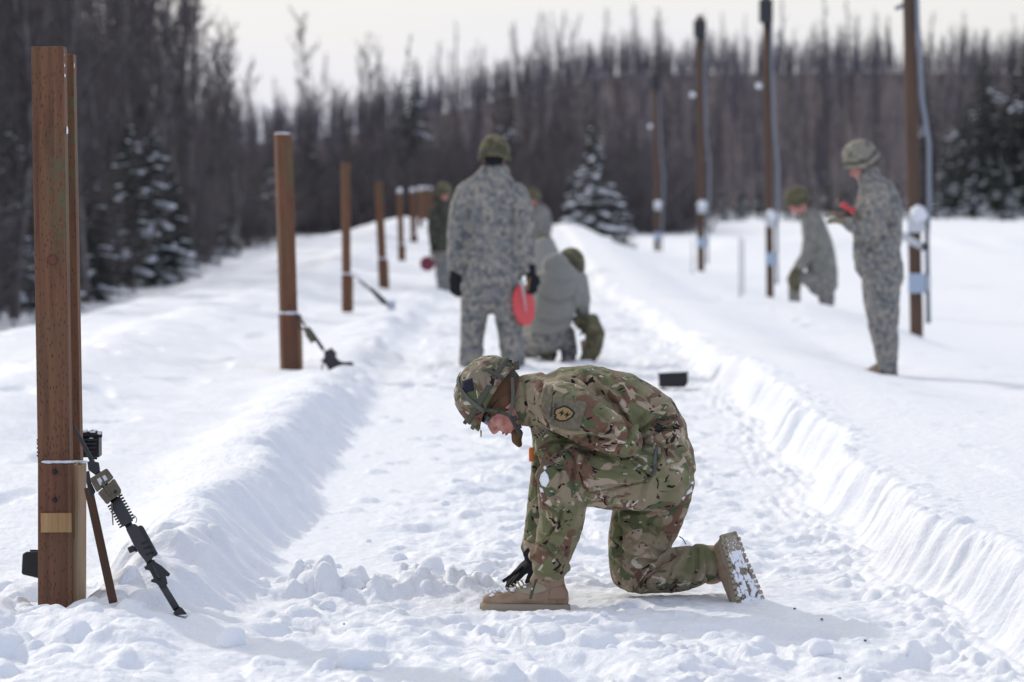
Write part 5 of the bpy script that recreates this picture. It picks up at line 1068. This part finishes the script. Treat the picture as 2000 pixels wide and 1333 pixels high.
drape(K, NB, BB, [(1045, 1132), (1049, 1132), (1038, 1170), (1034, 1170)], WEB, 'ankle_strap', .003, .002)
FB = frame(K.p(1437, 1090, -.01), (.30, -.22, -.93), (-.36, .91, -.25)); boot(K.root, FB, 1.08, False, True)
hand(K.root, frame(K.p(1046, 1096, .10), (-.70, -.10, -.62), (-.7, -.3, .6)), BLK, 1.0, .18)
hand(K.root, frame(K.p(1068, 940, .06), (-.1, .2, -.9), (-.8, -.3, .1)), BLK, 1.0, .5)
mb = MB(); mb.ball(K.p(1040, 1085, .11), (.035, .04, .035), None, 16, 10); mb.tube([K.p(1022, 1112, .07), K.p(982, 1139, .05)], .006, 8); rel(mb, K.root).build('glove_cuff', BLK, K.root, True)
# ------------------------------------------------------------ the others
def std_head(F_, px, py, dy, fwd, up, cover, vox=.010, limbs=None, k=1.0, hair=None, strapm=WEB, hk=1.0):
    M = frame(F_.p(px, py, dy), fwd, up); F_.body(limbs, M, .72, vox, hk); o, a, b = helmet(F_.root, M, cover, hk, strapm, cut=False)
    if hair: mb = MB(); mb.ball(M @ Vector((-.03, 0, -.03)), (.080, .079, .075), M.to_3x3(), 20, 14); V, F = fuse(mb, .008, 2); F_.add('hair' if hair is HAIR else 'neck_gaiter', V, F, hair)
    mb = MB()
    for s_ in (-1, 1): mb.tube([M @ Vector(q) for q in ((.03, .085 * s_, -.04), (.045, .066 * s_, -.085), (.055, .03 * s_, -.122), (.055, 0, -.13))], .007, 6)
    rel(mb, F_.root).build('chin_strap', strapm, F_.root, True)
    return M
# A: standing, seen from behind
A = Fig(960, 726, 30.4, 'person in grey digital camouflage standing with back turned, holding a red paddle')
ja = [[(966, 338, 0, 30, 26), (964, 350, 0, 42, 28), (962, 366, 0, 63, 34), (960, 400, 0, 63, 38), (960, 460, 0, 59, 38), (960, 520, 0, 58, 38), (960, 560, 0, 59, 40), (960, 578, 0, 57, 38)],
      [(966, 345, 0, 28, 26), (966, 334, -.01, 30, 28)],
      [(918, 378, 0, 27, 28), (904, 405, 0, 25, 28), (895, 450, 0, 21, 26), (893, 495, 0, 19, 23), (892, 528, 0, 16, 19)],
      [(1002, 378, 0, 27, 28), (1015, 405, 0, 25, 28), (1023, 450, 0, 21, 26), (1028, 495, 0, 19, 23), (1034, 530, 0, 16, 19)]]
ta = [[(960, 560, 0, 50, 36), (960, 575, 0, 50, 36)], [(931, 580, 0, 29, 34), (927, 612, 0, 27, 32), (924, 640, 0, 23, 28), (922, 680, 0, 23, 27), (919, 712, 0, 22, 25)], [(989, 580, 0, 29, 34), (993, 612, 0, 27, 32), (997, 640, 0, 24, 28), (1000, 680, 0, 24, 27), (1003, 712, 0, 22, 25)]]
acr = [([(915, 400), (920, 470), (912, 520)], 4, 14), ([(1003, 400), (1000, 470), (1008, 520)], 4, 14), ([(905, 565), (960, 560), (1015, 566)], 5, 10), ([(930, 440), (960, 450), (1000, 435)], 6, 6), ([(925, 500), (965, 492), (1005, 505)], 6, 7), ([(960, 605), (961, 640)], 4, 14), ([(905, 640), (930, 650), (955, 640)], 5, 8), ([(905, 672), (925, 680), (945, 670)], 5, 8), ([(975, 650), (1000, 655), (1020, 645)], 5, 8), ([(875, 470), (890, 480), (905, 470)], 4, 7)]
A.cloth('jacket', ja, ACU, .011, 4, (.007, 8), acr, 1); A.cloth('trousers', ta, ACU, .011, 4, (.008, 9), acr, 2)
std_head(A, 966, 303, -.01, (.1, 1, -.05), (0, 0, 1), OLH, .010, [ja[0], ja[2], ja[3], ta[0], ta[1], ta[2]], hair=BLK, hk=1.02)
hand(A.root, frame(A.p(889, 534, -.03), (0, .1, -1), (-.45, -.85, 0)), BLK, 1.3, .35); M_ = frame(A.p(1037, 532, -.04), (.1, 0, -1), (.45, -.85, 0)); hand(A.root, M_, BLK, 1.25, .55)
for x in (920, 1001): boot(A.root, frame(A.p(x, 727, 0), (-.1 if x < 950 else .1, 1, 0), (0, 0, 1)), 1, False)
RED = mat('red_paddle', (.62, .045, .05), .45); MAR = mat('maroon_paddle', (.17, .018, .04), .5)
def paddle(c, r, nrm, m, label, hd, wh=False):
    n = Vector(nrm).normalized(); t = MB(); up = Vector((0, 0, 1)); up = (up - n * up.dot(n)).normalized(); o = empty('paddle', c); tag(o, label, 'paddle')
    q = n.cross(up); cc = Vector(c); pts = [cc + up * (math.cos(2 * math.pi * i / 28) * r) + q * (math.sin(2 * math.pi * i / 28) * r) for i in range(28)]; h = n * .006
    t.add([p - h for p in pts] + [p + h for p in pts], [tuple(range(28)), tuple(range(28, 56))[::-1]] + [(i, 28 + i, 28 + (i + 1) % 28, (i + 1) % 28) for i in range(28)]); rel(t, o).build('disc', m, o)
    t = MB(); d = Vector(hd).normalized(); t.tube([cc + d * r * .7, cc + d * (r + .12)], .013, 8); rel(t, o).build('handle', W_TAN, o, True); return o
pd = paddle(A.p(1023, 596, -.06), .165, (.86, -.5, .12), RED, 'red round paddle held low by the standing soldier in the middle', (.2, 0, 1))
mb = MB(); c = A.p(1006, 578, -.04); mb.box((0, 0, 0), (.004, .18, .25), Matrix.Rotation(R(62), 3, 'Z') @ Matrix.Rotation(R(-8), 3, 'Y')); mb.v = [tuple(Vector(v) + c) for v in mb.v]; o = empty('clipboard', c); rel(mb, o).build('sheet', PAPER, o); mb = MB(); mb.box((0, 0, 0), (.008, .05, .03)); mb.v = [tuple(Vector(v) + Vector((0.004, 0, .12))) for v in mb.v]; mb.build('clip', IRON, o); tag(o, 'white sheet held beside the red paddle by the standing soldier', 'clipboard')
# B: crouching, grey jacket
B = Fig(1090, 722, 31.2, 'person in plain grey jacket crouching, just right of the red paddle')
jb = [[(1068, 645, 0, 36, 42), (1074, 625, 0, 42, 46), (1084, 590, -.02, 46, 50), (1092, 558, -.03, 45, 48), (1092, 535, 0, 40, 42), (1090, 522, .02, 30, 34)], [(1125, 545, 0, 22, 26), (1136, 580, .02, 17, 20), (1138, 606, .08, 15, 17), (1140, 625, .18, 13, 14)], [(1060, 548, 0, 24, 28), (1046, 590, .02, 17, 20), (1046, 630, .12, 14, 16)], [(1075, 524, -.04, 24, 28), (1095, 516, -.04, 24, 28)]]
tb = [[(1070, 652, 0, 36, 42), (1069, 662, .02, 36, 40)], [(1050, 675, .05, 22, 28), (1036, 660, .25, 21, 24), (1032, 645, .42, 19, 22)], [(1034, 650, .38, 19, 22), (1032, 685, .32, 17, 20), (1032, 712, .28, 15, 18)], [(1092, 665, .05, 21, 26), (1106, 655, .10, 19, 24), (1112, 685, .10, 16, 20), (1110, 712, .08, 14, 18)]]
bcr = [([(1050, 575), (1085, 590), (1130, 580)], 5, 12), ([(1045, 620), (1080, 632), (1120, 625)], 5, 12), ([(1125, 560), (1120, 590), (1128, 615)], 4, 14), ([(1060, 545), (1090, 552), (1120, 545)], 5, 9), ([(1040, 650), (1075, 660), (1110, 648)], 4, 8)]
B.cloth('jacket', jb, GREYJ, .011, 4, (.007, 7), bcr, 4); B.cloth('trousers', tb, ACU, .011, 4, (.007, 9), None, 5)
std_head(B, 1113, 522, .06, (.45, .85, -.55), (.3, .3, .9), OLH, .010, [jb[0], jb[1], jb[2], tb[0], tb[1], tb[2], tb[3]], hair=COY, hk=.98)
B.cloth('padded_leg', [[(1128, 628, .05, 12, 20), (1152, 632, .02, 22, 28), (1163, 655, -.02, 19, 26), (1157, 685, -.02, 17, 22), (1145, 706, 0, 14, 20)]], OLH, .011, 3, (.006, 9), None, 6); B.cloth('hanging_bag', [[(1072, 690, .1, 18, 20), (1070, 705, .1, 14, 16)]], OLH, .011, 3, (.004, 9), None, 7)
for x, y, d in ((1033, 722, .3), (1108, 722, .14), (1146, 719, .02)): boot(B.root, frame(B.p(x, y, d), (.2, 1, 0), (0, 0, 1)), 1, False)
for x, d in ((1140, .22), (1046, .16)): hand(B.root, frame(B.p(x, 630, d), (.1, .6, -.7), (0, -.5, .5)), BLK, 1.1, .5)
# C: another bent grey back further away
Cc = Fig(1068, 640, 40, 'person in grey jacket bent low with back turned, half hidden behind the standing soldier')
jc = [[(1060, 560, 0, 26, 28), (1064, 520, 0, 28, 30), (1066, 492, .02, 25, 28), (1062, 480, .05, 22, 24)], [(1082, 500, 0, 12, 14), (1086, 530, .05, 10, 12), (1080, 555, .12, 9, 10)], [(1046, 500, 0, 12, 14), (1042, 530, .05, 10, 12), (1044, 555, .12, 9, 10)]]
tcx = [[(1062, 562, 0, 25, 26), (1062, 575, 0, 24, 26)], [(1050, 572, .0, 14, 16), (1048, 560, .25, 13, 15), (1048, 625, .2, 10, 12)], [(1074, 572, .0, 14, 16), (1076, 560, .25, 13, 15), (1076, 625, .2, 10, 12)]]
Cc.cloth('jacket', jc, GREYJ, .014, 3, (.006, 7), None, 4); Cc.cloth('trousers', tcx, ACU, .014, 3, (.006, 9), None, 5)
std_head(Cc, 1062, 486, .28, (0, .6, -.8), (0, .8, .6), OLH, .014, jc + tcx, hair=HAIR)
for x in (1048, 1076): boot(Cc.root, frame(Cc.p(x, 638, .2), (0, 1, 0), (0, 0, 1)), 1, False)
for x in (1045, 1080): hand(Cc.root, frame(Cc.p(x, 560, .14), (0, .5, -.8), (0, -.8, .5)), BLK, 1.1, .5)
# D: standing, facing, maroon paddle
Dd = Fig(866, 587, 58, 'person with pink face standing by the far posts, holding a maroon round paddle')
jd = [[(864, 396, 0, 14, 12), (862, 412, 0, 22, 16), (861, 440, 0, 23, 17), (861, 470, 0, 21, 16), (862, 490, 0, 19, 16)], [(846, 412, 0, 9, 10), (843, 445, -.03, 8, 9), (845, 478, -.08, 6.5, 8)], [(878, 412, 0, 9, 10), (881, 445, -.03, 8, 9), (880, 478, -.06, 6.5, 8)]]
td = [[(862, 486, 0, 18, 15), (863, 500, 0, 18, 15)], [(857, 500, 0, 10, 12), (860, 540, 0, 8.5, 10), (862, 572, 0, 7, 8)], [(871, 500, 0, 10, 12), (872, 540, 0, 8.5, 10), (873, 572, .02, 7, 8)]]
Dd.cloth('jacket', jd, camo('camouflage_dark_green', (.06, .06, .045), [(.54, (.035, .04, .035), 10, 2, .5, .02), (.6, (.12, .11, .08), 12, 2, .5, .02)]), .014, 3, (.006, 8), None, 4); Dd.cloth('trousers', td, ACU, .014, 3, (.006, 8), None, 4)
std_head(Dd, 867, 377, 0, (.25, -1, -.15), (0, -.05, 1), OLH, .011, jd + td, hk=1.02)
for x in (862, 874): boot(Dd.root, frame(Dd.p(x, 586, 0), (.1, -1, 0), (0, 0, 1)), 1, False)
hand(Dd.root, frame(Dd.p(845, 482, -.10), (-.3, -.1, -1), (-1, 0, 0)), BLK, 1.1, .5); hand(Dd.root, frame(Dd.p(880, 482, -.08), (0, -.1, -1), (1, 0, 0)), BLK, 1.1, .5)
paddle(Dd.p(835, 515, -.12), .112, (.1, -1, .1), MAR, 'maroon round paddle held low by the soldier near the far posts', (.5, 0, .8))
# E: leaning behind the standing soldier
E_ = Fig(1052, 530, 68, 'person with red face leaning forward, far behind the standing soldier')
je = [[(1048, 404, 0, 12, 11), (1055, 415, 0, 18, 14), (1058, 435, 0, 18, 15), (1058, 460, .05, 17, 14)], [(1042, 416, 0, 8, 9), (1038, 440, -.05, 7, 8), (1040, 462, -.1, 6, 7)], [(1068, 418, 0, 8, 9), (1072, 442, -.05, 7, 8), (1068, 466, -.1, 6, 7)]]
te = [[(1058, 456, .06, 16, 14), (1058, 470, .06, 16, 14)], [(1052, 468, .05, 9, 10), (1051, 495, 0, 7.5, 9), (1051, 518, .02, 6, 7)], [(1064, 468, .05, 9, 10), (1065, 495, 0, 7.5, 9), (1065, 518, .02, 6, 7)]]
E_.cloth('jacket', je, ACU, .015, 3, (.006, 8), None, 4); E_.cloth('trousers', te, ACU, .015, 3, (.006, 8), None, 4)
std_head(E_, 1042, 386, -.08, (-.25, -.9, -.35), (-.1, -.3, 1), OLH, .011, je + te)
for x in (1051, 1065): boot(E_.root, frame(E_.p(x, 530, 0), (-.1, -1, 0), (0, 0, 1)), 1, False)
for x in (1040, 1068): hand(E_.root, frame(E_.p(x, 468, -.12), (0, -.2, -1), (-1, 0, 0)), BLK, 1.1, .5)
# RS: standing at the right, reading
S = Fig(1730, 720, 31, 'person in grey digital camouflage standing on the right bank, reading a red folder')
js = [[(1700, 352, 0, 24, 24), (1710, 372, 0, 37, 36), (1716, 400, 0, 46, 46), (1716, 440, 0, 48, 48), (1713, 480, 0, 47, 44), (1714, 512, 0, 48, 44), (1708, 526, 0, 43, 42)], [(1697, 345, 0, 23, 22), (1692, 338, 0, 22, 22)],
      [(1716, 388, -.16, 26, 24), (1710, 412, -.20, 25, 23), (1700, 446, -.21, 22, 20), (1692, 456, -.20, 19, 19)], [(1696, 455, -.20, 19, 19), (1672, 446, -.14, 16, 16), (1652, 436, -.09, 12, 13)],
      [(1712, 388, .16, 26, 24), (1704, 415, .20, 23, 22), (1690, 448, .20, 19, 18), (1668, 440, .13, 15, 15), (1648, 424, .06, 12, 12)]]
ts = [[(1722, 515, 0, 41, 38), (1724, 545, 0, 40, 38), (1722, 560, 0, 37, 36)], [(1714, 545, -.10, 34, 30), (1716, 600, -.12, 31, 27), (1722, 650, -.13, 25, 24), (1730, 706, -.08, 19, 22), (1730, 722, -.08, 18, 21)], [(1730, 545, .09, 32, 30), (1728, 600, .09, 30, 27), (1732, 650, .08, 25, 24), (1736, 706, .08, 19, 22), (1736, 722, .08, 18, 21)]]
scr = [([(1745, 380), (1735, 430), (1745, 470)], 5, 16), ([(1720, 470), (1700, 490), (1670, 495)], 4, 12), ([(1690, 500), (1725, 515), (1760, 505)], 4, 12), ([(1665, 460), (1690, 480), (1705, 470)], 4, 9), ([(1700, 420), (1712, 440), (1706, 460)], 4, 8), ([(1700, 620), (1725, 632), (1752, 622)], 5, 10), ([(1705, 660), (1730, 668), (1752, 660)], 5, 9), ([(1690, 555), (1715, 575), (1720, 600)], 5, 9)]
S.cloth('jacket', js, ACU, .011, 4, (.007, 8), scr, 8); S.cloth('trousers', ts, ACU, .011, 4, (.008, 8), scr, 9)
MS = std_head(S, 1682, 316, 0, (-.86, -.12, -.42), (-.40, 0, .86), ACUH, .0075, [js[0], js[2], js[3], js[4], ts[0], ts[1], ts[2]], hk=1.12, hair=COY)
hand(S.root, frame(S.p(1652, 434, -.09), (-1, .1, .12), (.1, .4, .9)), TANG, 1.05, .3); hand(S.root, frame(S.p(1648, 424, .06), (-1, -.1, .25), (.1, -.4, .9)), TANG, 1.0, .5)
for d, x in ((-.08, 1730), (.08, 1736)): boot(S.root, frame(S.p(x, 738, d), (-1, -.1, 0), (0, 0, 1)), 1, False)
mb = MB(); M_ = Matrix.Rotation(R(34), 3, 'Y'); c = S.p(1654, 406, -.02); mb.box((0, 0, 0), (.135, .20, .035), M_); mb.v = [tuple(Vector(v) + c) for v in mb.v]; o = empty('red_folder', c); tag(o, 'small red folder held up by the soldier standing at the right', 'folder'); rel(mb, o).build('cover', RED, o, bevel=.006); mb = MB(); mb.box(S.p(1638, 394, -.02), (.035, .12, .03), M_); rel(mb, o).build('binding', IRON, o, bevel=.004)
# G: bending, facing left, beyond the right bank
G = Fig(1600, 612, 50, 'person in grey-green jacket and olive helmet bending forward, left of the reader')
jg = [[(1578, 418, 0, 15, 15), (1585, 432, 0, 22, 24), (1594, 460, 0, 27, 28), (1602, 500, 0, 30, 28), (1607, 535, 0, 30, 28), (1607, 550, 0, 28, 26)], [(1582, 438, -.14, 14, 15), (1578, 475, -.17, 13, 14), (1572, 505, -.17, 11, 12), (1557, 526, -.14, 10, 11)], [(1586, 438, .14, 14, 15), (1584, 475, .17, 13, 14), (1574, 505, .17, 11, 12), (1560, 522, .12, 10, 11)]]
tg = [[(1606, 540, 0, 30, 27), (1606, 560, 0, 30, 27)], [(1600, 552, -.1, 18, 18), (1576, 545, -.12, 15, 17), (1554, 540, -.12, 13, 15), (1550, 570, -.12, 12, 14), (1552, 600, -.12, 10, 12)], [(1610, 555, .08, 19, 18), (1616, 585, .08, 16, 17), (1614, 612, .08, 13, 14)]]
G.cloth('jacket', jg, camo('camouflage_grey_green', (.235, .23, .20), [(.54, (.16, .165, .15), 14, 2, .3, .02), (.6, (.30, .28, .235), 12, 2, .3, .02)], snap=.014), .013, 3, (.007, 8), None, 4); G.cloth('trousers', tg, ACU, .013, 3, (.007, 8), None, 4)
std_head(G, 1558, 394, 0, (-.92, -.1, -.3), (-.35, 0, .9), OLH, .011, jg + tg, hk=1.25)
G.cloth('knee_pad', [[(1556, 528, -.15, 12, 14), (1548, 545, -.15, 13, 15), (1551, 566, -.14, 11, 13)]], OLH, .012, 3, (.004, 8))
hand(G.root, frame(G.p(1556, 528, -.14), (-.7, -.1, -.7), (-.6, -.3, .6)), BLK, 1.1, .5); hand(G.root, frame(G.p(1558, 524, .12), (-.7, -.1, -.7), (-.6, -.3, .6)), BLK, 1.1, .5)
for x, y, d in ((1552, 614, -.12), (1614, 626, .08)): boot(G.root, frame(G.p(x, y, d), (-1, 0, 0), (0, 0, 1)), 1, False)
